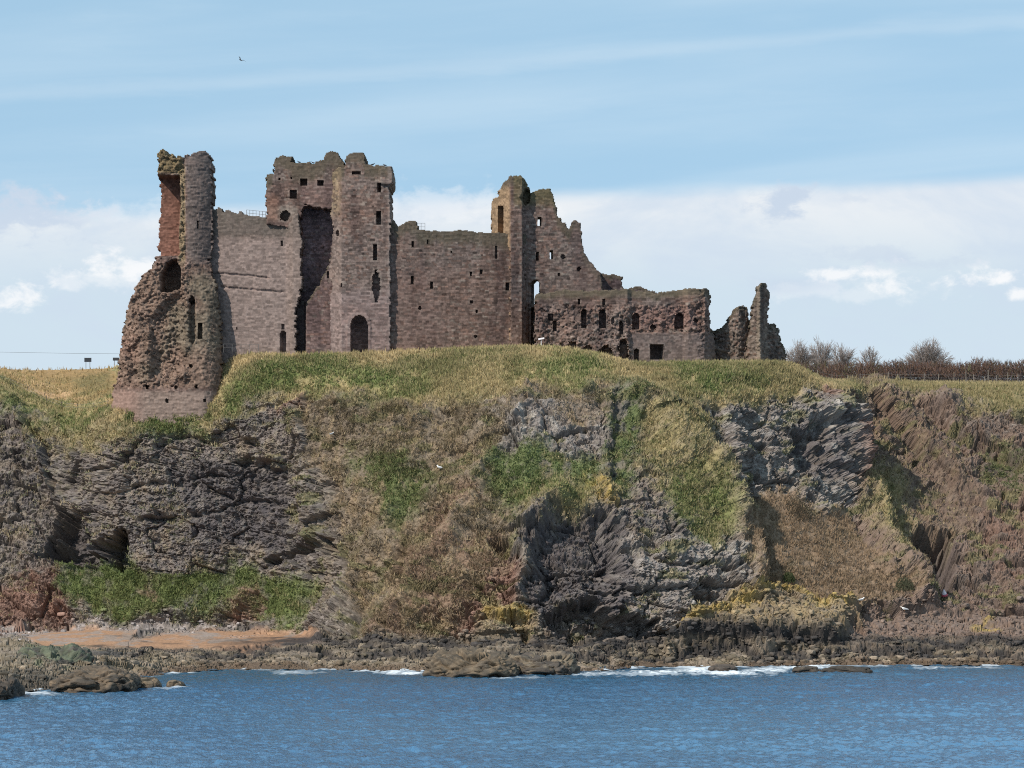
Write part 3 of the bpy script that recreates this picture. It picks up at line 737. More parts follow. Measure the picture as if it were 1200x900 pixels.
    def bedges(A, B=None):
        """directed boundary edges of the cell set A; B limits where the outside may be"""
        pad = np.pad(A, 1); out = []
        outside = ~pad
        if B is not None: outside &= np.pad(B, 1, constant_values=True)
        for (dy, dx, i, j) in ((0, -1, 0, 1), (1, 0, 1, 2), (0, 1, 2, 3), (-1, 0, 3, 0)):
            nbv = outside[1 + dy:1 + dy + A.shape[0], 1 + dx:1 + dx + A.shape[1]]
            mk = A & nbv; out.append(np.stack([cellq[mk][:, i], cellq[mk][:, j]], -1))
        return np.concatenate(out)
    e = bedges(M)
    L_ = max(2, int(T / .55)); Fv = front.reshape(-1, 3); Bv = back.reshape(-1, 3); colv = c.reshape(-1, 3)
    bv = np.unique(e); pos = {int(v): k for k, v in enumerate(bv)}; pidx = np.array([pos[int(v)] for v in e.ravel()]).reshape(-1, 2) if len(e) else e
    layers = []; lcol = []
    for k in range(1, L_):
        t = k / L_; p = Fv[bv] * (1 - t) + Bv[bv] * t
        nse = np.stack([hash3(np.floor(p[:, 2] / .4), np.floor(p[:, 1] / .6), np.floor(p[:, 0] / 3), seed + 95), np.full(len(p), .5), hash3(np.floor(p[:, 0] / .6), np.floor(p[:, 1] / .6), np.floor(p[:, 2] / 3), seed + 96)], -1) - .5
        layers.append(p + nse * .22); lcol.append(colv[bv] * (.8 + .4 * hash3(np.floor(p[:, 0] / .5), np.floor(p[:, 1] / .7), np.floor(p[:, 2] / .35), seed + 97))[:, None])
    verts = np.concatenate([Fv, Bv] + layers); cols = np.concatenate([colv, colv] + lcol)
    def lid(k, i):                                        # vertex index in layer k of boundary vertex number i / grid id
        return None
    sides = []
    for k in range(L_):
        a = e if k == 0 else pidx + 2 * nb_ + (k - 1) * len(bv)
        b = e + nb_ if k == L_ - 1 else pidx + 2 * nb_ + k * len(bv)
        sides.append(np.stack([a[:, 1], a[:, 0], b[:, 0], b[:, 1]], -1))
    allq = np.concatenate([fq, bq] + sides)
    used = np.unique(allq); remap = np.zeros(len(verts), np.int64); remap[used] = np.arange(len(used))
    o = build(name, verts[used], remap[allq], None, MAT['stone'], None, cols[used])
    keep_world(o, parent)
    if label: o['label'] = label
    for mk, dep, k, kn in ops:
        e2 = bedges(mk); cq = cellq[mk]
        if dep is None:
            bb = np.roll(back, -k, 1) if k else back
        else:
            bb = front.copy(); bb[..., 1] = FY + dep; bb[..., 0] -= dep * float(np.clip(np.mean(np.gradient(Yf, axis=1)[:-1, :-1][mk] / np.gradient(WX, axis=1)[:-1, :-1][mk]), -.5, .5))
        v = np.concatenate([Fv, bb.reshape(-1, 3)])
        ql = [np.stack([e2[:, 0], e2[:, 1], e2[:, 1] + nb_, e2[:, 0] + nb_], -1)]
        if dep is not None: ql.append(cq + nb_)
        ql = np.concatenate(ql); u = np.unique(ql); rm = np.zeros(len(v), np.int64); rm[u] = np.arange(len(u))
        cc = np.concatenate([colv, colv])
        build(kn, v[u] - np.array(parent.location), rm[ql], None, MAT['stone'], o, cc[u])
    return o

def castle():
    root = empty('ruined_castle', px(450, 412, 58), 'long roofless red sandstone castle ruin with three broken towers on the clifftop', 'castle')
    # ---- left curtain wall
    def p_left(X, Y, c, r1, lf):
        m = sstep(Y, 272, 284) * .8
        pale = np.array((.325, .250, .222)) * (.72 + .56 * r1)[..., None]
        c = c * (1 - m[..., None]) + pale * m[..., None]
        up = sstep(Y, 284, 272) * .8
        c = c * (1 - up[..., None]) + np.array((.175, .145, .125)) * (.8 + .4 * r1)[..., None] * up[..., None]
        jamb = sstep(X, 336, 342) * .6
        return c * (1 - jamb[..., None]) + np.array((.27, .205, .175)) * (.7 + .6 * r1)[..., None] * jamb[..., None]
    slab(root, 'curtain_wall', [(232,430),(232,243),(244,243),(250,246),(256,244),(262,248),(268,246),(275,250),(282,248),(290,253),(300,254),(314,256),(326,262),(340,262),(345,250),(349,252),(350,262),(354,285),(351,300),(354,330),(350,350),(346,360),(347,430)],
         [(232,56.6),(262,55.6),(335,54.2),(343,53.4),(354,53.2)], 4.0, recess=[([(244,321),(262,321),(290,324),(316,327),(316,325.4),(290,322),(262,319.4),(244,319.4)], .28, .8), ([(258,337),(290,340),(332,343),(332,341.2),(290,338),(258,335.4)], .28, .8)],
         openings=[('r',329,282,332,288,.9), ('a',328,387,335.5,413,1.6,0,'doorway'), ('r',330,380,333,386,.6), ('r',276,383,278,386,.4)], paint=p_left, seed=3, cap=10, streak=.42, rough=.035,
         label='pale grey curtain wall with vertical streaks and two cracks')
    # ---- broken left tower
    def lt_extra(X, Y):
        e = np.interp(Y, [170, 300, 330, 390, 455, 462, 478, 495], [4.0, 3.6, 2.9, 1.5, .35, .25, 0, -.2])
        e = e + sstep(Y, 345, 300) * np.clip((X - 213) / 34, 0, 1) ** 2.2 * 1.7 + sstep(Y, 300, 345) * np.clip((X - 236) / 24, 0, 1) ** 2 * 2.5
        e = e + np.clip((168 - X) / 36, 0, 1) ** 2 * 2.2
        return e
    def lt_rub(X, Y):
        m = sstep(Y, 295, 310) * sstep(Y, 458, 452) * (1 - .6 * sstep(X, 215, 232)) + sstep(Y, 206, 200) * sstep(X, 214, 208) + sstep(np.abs(X - 213), 4.5, 2.5) * sstep(Y, 320, 300)
        return np.clip(m, 0, 1)
    def p_lt(X, Y, c, r1, lf):
        m = in_poly(X, Y, [(180,205),(210,205),(210,300),(180,300)]) * .9
        red = np.array((.245, .118, .085)) * (.75 + .5 * r1)[..., None]
        dk = sstep(Y, 240, 215)[..., None]; red = red * (1 - .35 * dk)
        c = c * (1 - m[..., None]) + red * m[..., None]
        m2 = sstep(np.abs(X - 213), 5, 3) * sstep(Y, 190, 200) * sstep(Y, 320, 300) * .75
        c = c * (1 - m2[..., None]) + np.array((.30, .225, .13)) * (.65 + .7 * r1)[..., None] * m2[..., None]
        m3 = sstep(Y, 315, 300) * sstep(X, 218, 221) * .75
        c = c * (1 - m3[..., None]) + np.array((.205, .162, .145)) * (.8 + .4 * r1)[..., None] * m3[..., None]
        m4 = sstep(Y, 206, 200) * sstep(X, 216, 212) * .8
        c = c * (1 - m4[..., None]) + np.array((.225, .170, .085)) * (.6 + .8 * r1)[..., None] * m4[..., None]
        m5 = sstep(Y, 300, 330) * sstep(Y, 458, 450) * .7
        bro = (np.array((.285, .195, .145)) * (1 - sstep(lf, .4, .6)[..., None]) + np.array((.23, .185, .13)) * sstep(lf, .4, .6)[..., None]) * (.6 + .8 * r1)[..., None]
        c = c * (1 - m5[..., None]) + bro * m5[..., None]
        m6 = sstep(Y, 456, 461) * .85
        pl = np.array((.315, .235, .195)) * (.85 + .3 * r1)[..., None]; pk = sstep(X, 175, 150)[..., None]
        pl = pl * (1 - pk) + np.array((.36, .235, .19)) * (.85 + .3 * r1)[..., None] * pk
        c = c * (1 - m6[..., None]) + pl * m6[..., None]
        m7 = sstep(X, 172, 150) * sstep(Y, 385, 400) * sstep(Y, 460, 450) * .5
        return c * (1 - m7[..., None]) + np.array((.30, .18, .14)) * (.6 + .8 * r1)[..., None] * m7[..., None]
    slab(root, 'tower', [(186,178),(192,176),(199,178),(202,183),(214,184),(224,180),(234,177),(241,177),(246,182),(247,215),(249,245),(249,298),(245,304),(250,325),(254,345),(257,375),(258,400),(260,430),(256,455),(256,500),(131,500),(131,462),(136,447),(139,430),(140,412),(143,392),(147,372),(152,352),(157,338),(168,323),(176,317),(180,306),(184,298),(183,280),(185,250),(187,220),(184,207),(186,195)],
         [(125,50.2),(131,49.8),(200,49.4),(262,49.6)], 6.5, extra=lt_extra, rubble=lt_rub, paint=p_lt, edge=2.0, seed=5, cap=0, bulge=.25, rough=.06,
         recess=[([(178,206),(210,206),(211,240),(208,270),(210,298),(178,300)], 3.4, 1.2), ([(188,342),(189,322),(196,308),(206,304),(211,315),(211,337),(200,341)], 4.2, 1.2),
                 ([(222,352),(228,350),(229,395),(226,404),(222,400)], 1.1, 1.0), ([(177,386),(187,383),(188,400),(178,402)], 1.2, 1.2), ([(180,372),(196,350),(211,346),(213,430),(198,444),(178,440)], 1.5, 7), ([(150,410),(160,400),(164,440),(152,446)], .8, 4)],
         openings=[('r',231.5,378,237,397,1.6), ('h',170,451,174.5,456,1.0,0,'putlog_hole'), ('h',203.5,451,208,456,1.0,0,'putlog_hole'), ('h',228,450,232,455,1.0,0,'putlog_hole'), ('h',193.5,467,197.5,472,1.0,0,'putlog_hole'), ('h',238,467,242,472,1.0,0,'putlog_hole'),
                   ('h',221.5,346,228,357,1.5,0,'hole'), ('r',231,258,233,268,.7), ('h',221,426,226,431,1,0,'putlog_hole')],
         label='tall half collapsed tower torn open to show red inner chambers')
    # ---- gatehouse in the middle
    def p_gate(X, Y, c, r1, lf):
        m = sstep(Y, 262, 250) * sstep(Y, 238, 246) * sstep(X, 352, 346) * .6
        c = c * (1 - m[..., None]) + PALE * (.75 + .4 * r1)[..., None] * m[..., None]
        m = sstep(Y, 208, 216) * sstep(X, 352, 356) * .35
        c = c * (1 - m[..., None]) + np.array((.235, .15, .14)) * (.75 + .5 * r1)[..., None] * m[..., None]
        m = sstep(X, 331, 322) * sstep(Y, 226, 234) * sstep(Y, 262, 254) * .7
        return c * (1 - m[..., None]) + RED * (.7 + .6 * r1)[..., None] * m[..., None]
    g = slab(root, 'gate_tower', [(313,204),(321,203),(322,187),(326,183),(332,182),(340,185),(341,191),(355,191),(369,192),(372,187),(380,186),(383,180),(389,177),(396,179),(399,186),(404,195),(404,244),(394,244),(372,243),(358,240),(352,246),(351,262),(352,300),(346,300),(340,268),(313,262),(313,240),(312,225)],
         [(310,54.0),(404,53.6)], 11.0, recess=[([(345,239),(400,239),(400,235),(345,235)], .0, 1)],
         openings=[('r',339.5,222,348,233,1.5), ('r',352,209,360.5,218,1.6), ('r',372,211,379,218,1.5), ('h',327,247,340,259,1.8,0,'hole'), ('r',326.5,208,329,211,.8,0,'putlog_hole'), ('r',340,207,342,210,.6,0,'putlog_hole')],
         paint=p_gate, seed=9, cap=20, edge=1.6, label='upper wall of the gate tower, hanging over a deep dark recess')
    slab(root, 'recess_wall', [(340,236),(398,236),(398,430),(340,430)], [(338,58.0),(400,58.0)], 2.0, seed=13, cap=0, base=PURP, openings=[('r',352,284,357,292,.8), ('r',351,330,355,336,.6)],
         label='dark inner back wall of the gate recess')
    def infill_shade(X, Y, c, r1, lf):  # left strip darkened to stand for shade in the re-entrant corner
        m = sstep(X, 362, 356) * .5
        return c * (1 - m[..., None]) + np.array((.16, .13, .125)) * m[..., None]
    slab(root, 'infill_wall', [(346,430),(346,352),(352,354),(358,354),(366,346),(374,335),(380,322),(386,308),(390,298),(402,296),(402,430)], [(346,56.6),(357,56.0),(359,54.2),(402,53.6)], 3.5, seed=17, cap=4, base=(.225,.150,.135), paint=infill_shade,
         openings=[('r',383,318,388,326,.8)], label='rough infill masonry with a broken diagonal top')
    def p_tur(X, Y, c, r1, lf):
        m = sstep(X + 5 * (r1 - .5), 402, 397) * sstep(Y, 262, 240) * (.10 + .5 * r1)  # yellow painted over the left bevel to show it sunlit
        c = c * (1 - m[..., None]) + SUN_YEL * (.65 + .7 * r1)[..., None] * m[..., None]
        m = sstep(X, 402, 399) * sstep(Y, 252, 262) * .5
        c = c * (1 - m[..., None]) + np.array((.31, .24, .21)) * (.6 + .8 * r1)[..., None] * m[..., None]
        m = sstep(X, 453, 456) * .5
        c = c * (1 - m[..., None]) + np.array((.36, .285, .25)) * (.7 + .6 * r1)[..., None] * m[..., None]
        m = sstep(Y, 330, 350) * .5
        c = c * (1 - m[..., None]) + np.array((.31, .232, .222)) * (.65 + .7 * r1)[..., None] * m[..., None]
        return c
    def tur_extra(X, Y):
        e = -.45 * sstep(Y, 217.5, 215.5) * sstep(X, 444, 446)
        e = e - .12 * sstep(np.hypot((X - 420.5) / 14.5, np.where(Y > 384, 0, (Y - 384) / 22)), 1.02, .98) * sstep(Y, 360, 364)
        return e
    slab(root, 'gate_turret', [(389,202),(398,196),(405,196),(406,183),(410,180),(418,178),(425,179),(428,184),(428,193),(444,194),(459.5,195),(459.5,214),(457,218),(457,430),(386,430),(386,312),(388,300),(389,290),(391,270),(388,250),(390,225)],
         [(384,54.2),(389,53.6),(400,51.6),(459,51.6)], 13.0, extra=tur_extra, edge=1.0, seed=21, cap=13, paint=p_tur,
         openings=[('r',442,213.5,446.6,225,1.4), ('r',441,247,446.2,263.5,1.5), ('r',437,286,442.2,305,1.5), ('h',436,318,445.5,352,1.3,0,'hole'), ('h',393,270,397.5,277,1.0,0,'hole'), ('r',412,200.5,423,204,1.0,0,'slot'), ('a',410.5,369,431,414,3.2,0,'doorway'), ('h',384.5,328,390,342,.8,0,'hole'), ('r',399,332,401,336,.5,0,'putlog_hole')],
         label='upright square turret of the gate tower with an arched doorway')
    # ---- right curtain wall
    def p_rc(X, Y, c, r1, lf):
        m = sstep(lf, .45, .6) * sstep(Y, 300, 330) * .45
        return c * (1 - m[..., None]) + np.array((.255, .155, .125)) * (.65 + .7 * r1)[..., None] * m[..., None]
    slab(root, 'curtain_wall', [(452,430),(452,262),(458,262),(461,257),(465,264),(469,265),(474,261),(480,259),(488,259),(490,269),(500,270),(520,271),(540,270),(560,272),(580,273),(604,274),(616,274),(616,430)],
         [(452,52.4),(460,52.5),(620,55.2)], 4.0, seed=25, cap=16, streak=.18, paint=p_rc, edge=.9,
         openings=[('r',482,282,485.4,290.5,1.0), ('r',481.4,323,485,332.5,1.2), ('r',504.4,330,508,338.5,1.0), ('r',561.8,316,565.4,321,.9), ('r',550.6,319,553.2,323.5,.8,0,'putlog_hole'), ('r',592.4,331,597,340.5,1.3), ('r',557.6,363,560.2,367,.8,0,'putlog_hole'), ('r',551,352,554,355.5,.8,0,'putlog_hole'),
                   ('h',490.5,358.5,494.5,363,.8,0,'putlog_hole'), ('r',580.5,288,582.5,303,.5), ('r',600,300,604,304,.6,0,'putlog_hole'), ('h',555,392,559,396,.6,0,'putlog_hole'), ('r',500,281,502.4,286,.6,0,'putlog_hole'), ('r',528,294,530,297,.6,0,'putlog_hole')],
         label='brown curtain wall with small square window slits')
    # ---- right tower
    def p_rt(X, Y, c, r1, lf):
        m = sstep(X, 599, 596) * sstep(Y, 214, 226) * .85  # warm sunlight painted into the left-facing side
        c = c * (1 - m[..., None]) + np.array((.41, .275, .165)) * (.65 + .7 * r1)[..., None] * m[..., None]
        m = sstep(X, 600, 604) * sstep(Y, 246, 236) * .55
        c = c * (1 - m[..., None]) + np.array((.185, .152, .072)) * (.75 + .5 * r1)[..., None] * m[..., None]
        m = sstep(X, 668, 676) * .4
        c = c * (1 - m[..., None]) + np.array((.20, .14, .125)) * (.75 + .5 * r1)[..., None] * m[..., None]
        return c
    slab(root, 'tower', [(577,290),(577,262),(576,248),(577,236),(583,230),(587,221),(591,212),(597,207),(603,205),(610,206),(616,211),(619,218),(622,225),(629,224),(633,221),(644,222),(648,230),(650,240),(655,254),(660,260),(664,266),(668,268),(670,261),(676,258),(679,260),(681,275),(683,292),(688,303),(698,314),(704,320),(706,345),(706,430),(598,430),(598,290)],
         [(575,60),(583,57.8),(598.5,54.0),(612,54.4),(613.5,55.9),(622,56.2),(700,58.2),(708,58.6)], 4.2, seed=29, cap=12, paint=p_rt, edge=1.3, bulge=.2,
         recess=[([(610,232),(616,222),(622,224),(620,236),(616,240)], 1.8, 1.2), ([(619,332),(633,332),(633,430),(619,430)], .9, 1.2)],
         openings=[('r',583.2,241,590,273,2.2,0,'doorway'), ('r',630.2,254.5,634.6,264.5,None,-2), ('r',627.6,295,632,305.5,1.6), ('r',644,293.5,648.2,303.5,None,-2), ('a',622.4,327,632,356,None,4), ('r',622.8,360,627.6,430,1.8,0,'doorway'),
                   ('h',657,298,663,304,.8,0,'hole'), ('r',654,320,657,324,.6,0,'putlog_hole'), ('h',676,312,681,318,.8,0,'hole')],
         label='tower with a ragged gable top and see-through windows')
    slab(root, 'inner_wall', [(690,360),(690,312),(700,318),(706,321),(728,323),(729,337),(734,340),(740,336),(750,335),(756,338),(764,341),(774,345),(788,350),(788,365),(690,365)], [(688,60.5),(790,61.5)], 2.5, seed=33, cap=5, base=(.185,.125,.118), edge=1.4,
         openings=[('a',699,338,706,350,1.4)], label='low purple-brown inner wall seen over the range')
    # ---- low range on the right
    def p_lr(X, Y, c, r1, lf):
        m = sstep(Y, 388, 394) * sstep(X, 735, 745) * .6
        c = c * (1 - m[..., None]) + np.array((.205, .168, .158)) * (.75 + .5 * r1)[..., None] * m[..., None]
        m = sstep(X, 738, 752) * sstep(Y, 356, 364) * sstep(Y, 388, 380) * sstep(X, 822, 810) * .6
        c = c * (1 - m[..., None]) + np.array((.29, .175, .15)) * (.6 + .8 * r1)[..., None] * m[..., None]
        m = sstep(Y, 352, 344) * .4
        c = c * (1 - m[..., None]) + np.array((.20, .16, .11)) * m[..., None]
        return c
    def lr_rub(X, Y): return np.clip(sstep(Y, 352, 362) * .75 * (1 - sstep(Y, 388, 392) * sstep(X, 738, 742)) + sstep(X, 812, 820) * .5, 0, 1)
    slab(root, 'hall_range', [(627,440),(627,346),(634,343),(650,342),(660,340),(682,341),(705,341),(734,339),(752,341),(770,345),(776,343),(784,341),(800,340),(808,338),(830,339),(832,345),(833,352),(831,362),(832,384),(838,390),(838,440)],
         [(625,50.6),(735,50.6),(740,51.2),(800,52.0),(806,51.4),(826,51.8),(834,54),(838,55)], 5.5, seed=37, cap=8, paint=p_lr, rubble=lr_rub, edge=1.5, bulge=.25,
         openings=[('r',642,367,648.5,376,1.0), ('r',648,376.1,652,388,1.2), ('a',681,362,688,384.5,1.4), ('a',702,362,710,384.5,1.2), ('a',725.5,375.5,730,392,1.3), ('a',741,366,750,386,1.6), ('a',790.5,366,802,385,2.0), ('h',761.5,380,769,386,1.0,0,'hole'), ('r',761.5,403,778,421,2.6,0,'doorway'),
                   ('h',702,404,718,424,1.6,0,'hole'), ('h',724.5,396,737,428,1.8,0,'hole'), ('a',742.5,408.5,749.5,430,1.6,0,'doorway'), ('r',677,350,680,357,.7), ('r',705.5,350,709,357.5,.7), ('h',664,400,676,410,.9,0,'hole'), ('h',684,404,694,412,.9,0,'hole'), ('h',716,372,720,380,.6,0,'putlog_hole'), ('h',812,372,818,378,.6,0,'putlog_hole')],
         label='low roofless range with arched window gaps and a dark doorway')
    return root
castle_root = castle()

def lit_left(x0, c_):  # pale strip painted in for a sunlit left edge
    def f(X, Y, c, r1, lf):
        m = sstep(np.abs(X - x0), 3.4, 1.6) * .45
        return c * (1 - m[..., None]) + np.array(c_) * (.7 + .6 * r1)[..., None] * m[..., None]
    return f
w1 = empty('ruined_wall', px(858, 424, 56.5), 'stub of broken brown wall rising in steps just left of the thin stone pinnacle', 'ruin')
slab(w1, 'masonry', [(830,440),(830,392),(838,386),(846,386),(850,379),(856,371),(861,363),(866,359),(873,358),(877,363),(878,385),(879,402),(880,440)], [(828,56.2),(866,55.4),(882,57.2)], 3.2, seed=41, cap=5, edge=1.4, rubble=lambda X, Y: X * 0 + .7, base=(.215,.165,.135), bulge=.25)
w2 = empty('ruined_pinnacle', px(897, 424, 55.5), 'thin leaning finger of ruined masonry at the far right end of the castle', 'ruin')
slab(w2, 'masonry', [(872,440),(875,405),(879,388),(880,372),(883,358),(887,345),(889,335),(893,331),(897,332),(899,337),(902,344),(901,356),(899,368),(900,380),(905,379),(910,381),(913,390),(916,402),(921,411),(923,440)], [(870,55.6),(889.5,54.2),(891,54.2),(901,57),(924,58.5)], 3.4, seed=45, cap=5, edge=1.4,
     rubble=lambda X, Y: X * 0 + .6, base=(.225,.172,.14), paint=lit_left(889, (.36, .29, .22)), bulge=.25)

# ------------------------------------------------------------------ grass
def scatter(name, weight, n, hgt, wid, c0, c1, blades=3, lean=.35, seed=1, droop=0.0, follow=.5):
    r = np.random.default_rng(seed)
    w = (weight * (.3 + 1.4 * sstep(mot2, .42, .58)) * (gx > -55) * (gx < 1255)).ravel().astype(float); w /= w.sum()
    pk = r.choice(len(w), n, p=w)
    P0 = np.stack([gX.ravel()[pk], gY.ravel()[pk], gZ.ravel()[pk]], -1) + r.normal(0, .07, (n, 3)) * (1, 1, 0)
    nn = grad_normal(gX, gY, gZ).reshape(-1, 3)[pk]
    P0 = np.repeat(P0, blades, 0); nn = np.repeat(nn, blades, 0); N_ = len(P0)
    P0[:, :2] += r.normal(0, .12, (N_, 2)); P0 -= nn * .05
    h = hgt * r.uniform(.5, 1.3, N_); a = r.uniform(0, 2 * np.pi, N_)
    side = np.stack([np.cos(a), np.sin(a) * .6, np.zeros(N_)], -1) * (wid * r.uniform(.6, 1.4, N_))[:, None]
    up = np.array((0, 0, 1.0)) * (1 - droop) + nn * (.55 + droop) + r.normal(0, lean, (N_, 3)); up[:, 2] -= droop * .8
    up /= np.linalg.norm(up, axis=1, keepdims=True); tip = P0 + up * h[:, None]
    v = np.stack([P0 - side, P0 + side, tip], 1).reshape(-1, 3)
    t = np.arange(N_ * 3).reshape(-1, 3)
    k = np.clip(vnoise(P0[:, 0] * .35, P0[:, 1] * .35, P0[:, 2] * .35, seed + 40) * 2.6 - .8 + r.normal(0, .15, N_), 0, 1)[:, None]
    c = np.asarray(c0) * (1 - k) + np.asarray(c1) * k
    gc = np.repeat(col.reshape(-1, 3)[pk], blades, 0); fo = follow + (.92 - follow) * np.repeat(talus.ravel()[pk], blades)[:, None]; c = c * (1 - fo) + gc * 1.25 * fo
    c = np.repeat(c * r.uniform(.84, 1.16, (N_, 1)), 3, 0)
    o = build(name, v, None, t, MAT['grass'], None, c, False)
    return tag(o, kind='stuff')
vismask = (rowi > 110) & (rowi < NR - 9)
scatter('dry_grass', vismask * (turf * (1 - green * .7) * 1.25 * (1 - .6 * bay) * (1 - .85 * hill) * (1 - .9 * path) + .20 * straw * (.25 + scree) + yellow * .7 + .25 * led) * (1 - .5 * talus) + .5 * talus * vismask, 52000, .55, .085, (.60, .475, .27), (.38, .315, .165), 3, .4, 1, follow=.55)
scatter('green_grass', vismask * (turf * capmix * .8 * (1 - hill) * (1 - .75 * bay) + green * (.3 + .7 * sc_g) * .8 + mound * .8 + .45 * yellow), 34000, .42, .085, (.15, .195, .07), (.26, .27, .11), 3, .45, 2)
scatter('leafy_ground_cover', vismask * (green * sc_g * 1.0 + led * .25) * (1 - .9 * talus), 16000, .30, .15, (.10, .145, .05), (.15, .185, .07), 3, .8, 3)
scatter('hanging_dead_grass', vismask * (straw * (1 - turf) * (gx < 660) + sstep(np.abs(gy - edge_y - 9), 10, 2) * (gx > 350) * (gx < 800)) * sstep(mid, .42, .6), 14000, .75, .05, (.33, .27, .165), (.20, .16, .10), 3, .3, 4, droop=.75)

# ------------------------------------------------------------------ rocks
def rock_mesh(name, hx, hy, hz, seed, c0, c1, n=90, parent=None, blocky=1.0):
    """one weathered rock: a squashed, broken dome with its foot below the ground"""
    th = np.linspace(0, 2 * np.pi, n * 2, endpoint=False); ph = np.linspace(-.55, np.pi / 2, n)
    T_, P_ = np.meshgrid(th, ph)
    x = np.cos(P_) * np.cos(T_); y = np.cos(P_) * np.sin(T_); z = np.sin(P_)
    k = .62; x = np.sign(x) * np.abs(x) ** k; y = np.sign(y) * np.abs(y) ** k; z = np.sign(z) * np.abs(z) ** .8
    X, Y, Z = x * hx, y * hy, z * hz
    f1, f2, fh = worley(X * .55, Y * .55, Z * .9, seed); g1, g2, gh = worley(X * 1.5, Y * 1.5, Z * 2.2, seed + 5)
    nz = fbm(X * .3, Y * .3, Z * .3, 4, seed + 9)
    m = 1 + blocky * ((fh - .5) * .34 + (gh - .5) * .12 - sstep(f2 - f1, .15, 0) * .10) + (nz - .5) * .9
    X = X * (.5 + .5 * m); Y = Y * (.5 + .5 * m); Z = Z * m
    t = sstep(fbm(X * .8, Y * .8, Z * .8, 4, seed + 13), .4, .6)[..., None]
    c = (np.asarray(c0) * (1 - t) + np.asarray(c1) * t) * (.75 + .5 * gh)[..., None]
    wet = sstep(Z, .55, .1)[..., None]; c = c * (1 - .6 * wet) + np.array((.045, .036, .03)) * .6 * wet
    nr, nc = X.shape; id_ = np.arange(nr * nc).reshape(nr, nc); id2 = np.concatenate([id_, id_[:, :1]], 1)
    q = np.stack([id2[:-1, :-1], id2[:-1, 1:], id2[1:, 1:], id2[1:, :-1]], -1).reshape(-1, 4)
    return build(name, np.stack([X, Y, Z], -1), q, None, MAT['rock'], parent, c.reshape(-1, 3))
def sea_rock(x0, x1, ywat, ytop, hy, seed, label, c0=(.155, .115, .075), c1=(.085, .068, .05), rot=0.0, dY=0.0):
    Yw = y_to_Y0(ywat) + hy * .8 + dY; k = (CAMD + Yw) / F
    hx = (x1 - x0) / 2 * k; zt = CAMZ - (ytop - HZ) * k
    o = rock_mesh('sea_rock', hx * 1.05, hy, max(zt, .3), seed, c0, c1, 70)
    o.location = ((x0 + x1) / 2 * k - 600 * k, Yw, 0); o.rotation_euler = (0, 0, rot)
    return tag(o, label, 'rock', 'rocks along the waterline')
sea_rock(503, 606, 793, 765, 7, 301, 'rounded brown weed-covered rock standing out of the shelf at the water edge')
sea_rock(585, 672, 791, 768, 7, 302, 'broken dark ledge of rock right beside the rounded brown rock', (.185, .145, .10), (.07, .058, .048))
sea_rock(196, 217, 806, 796, 2.2, 303, 'lone small rock awash, farthest out from the left point')
sea_rock(159, 187, 807, 795, 2.6, 304, 'small dark rock awash between the left point and the lone rock')
sea_rock(62, 160, 811, 788, 7, 305, 'long brown weedy rock forming the tip of the left point', (.135, .098, .065), (.06, .048, .036))
sea_rock(-30, 21, 819, 794, 6, 306, 'dark craggy rock at the left edge of the picture by the water', (.10, .075, .055), (.05, .042, .035))
sea_rock(930, 962, 788, 781, 1.6, 307, 'low black reef rock nearest the white surf on the right', (.05, .043, .036), (.075, .06, .045))
sea_rock(958, 1022, 788, 782, 1.5, 308, 'long thin black reef rock just right of the surf', (.05, .043, .036), (.075, .06, .045))
sea_rock(88, 150, 790, 762, 6, 309, 'dark angular block of rock in the middle of the left point', (.12, .105, .09), (.055, .05, .046), .3, 8)
sea_rock(20, 100, 800, 763, 7, 310, 'green topped boulder mass on the left point', (.105, .115, .075), (.075, .066, .055), -.2, 10)
sea_rock(830, 862, 787, 779, 2.2, 311, 'dark wet rock breaking the middle of the white surf', (.06, .05, .042), (.09, .07, .055))

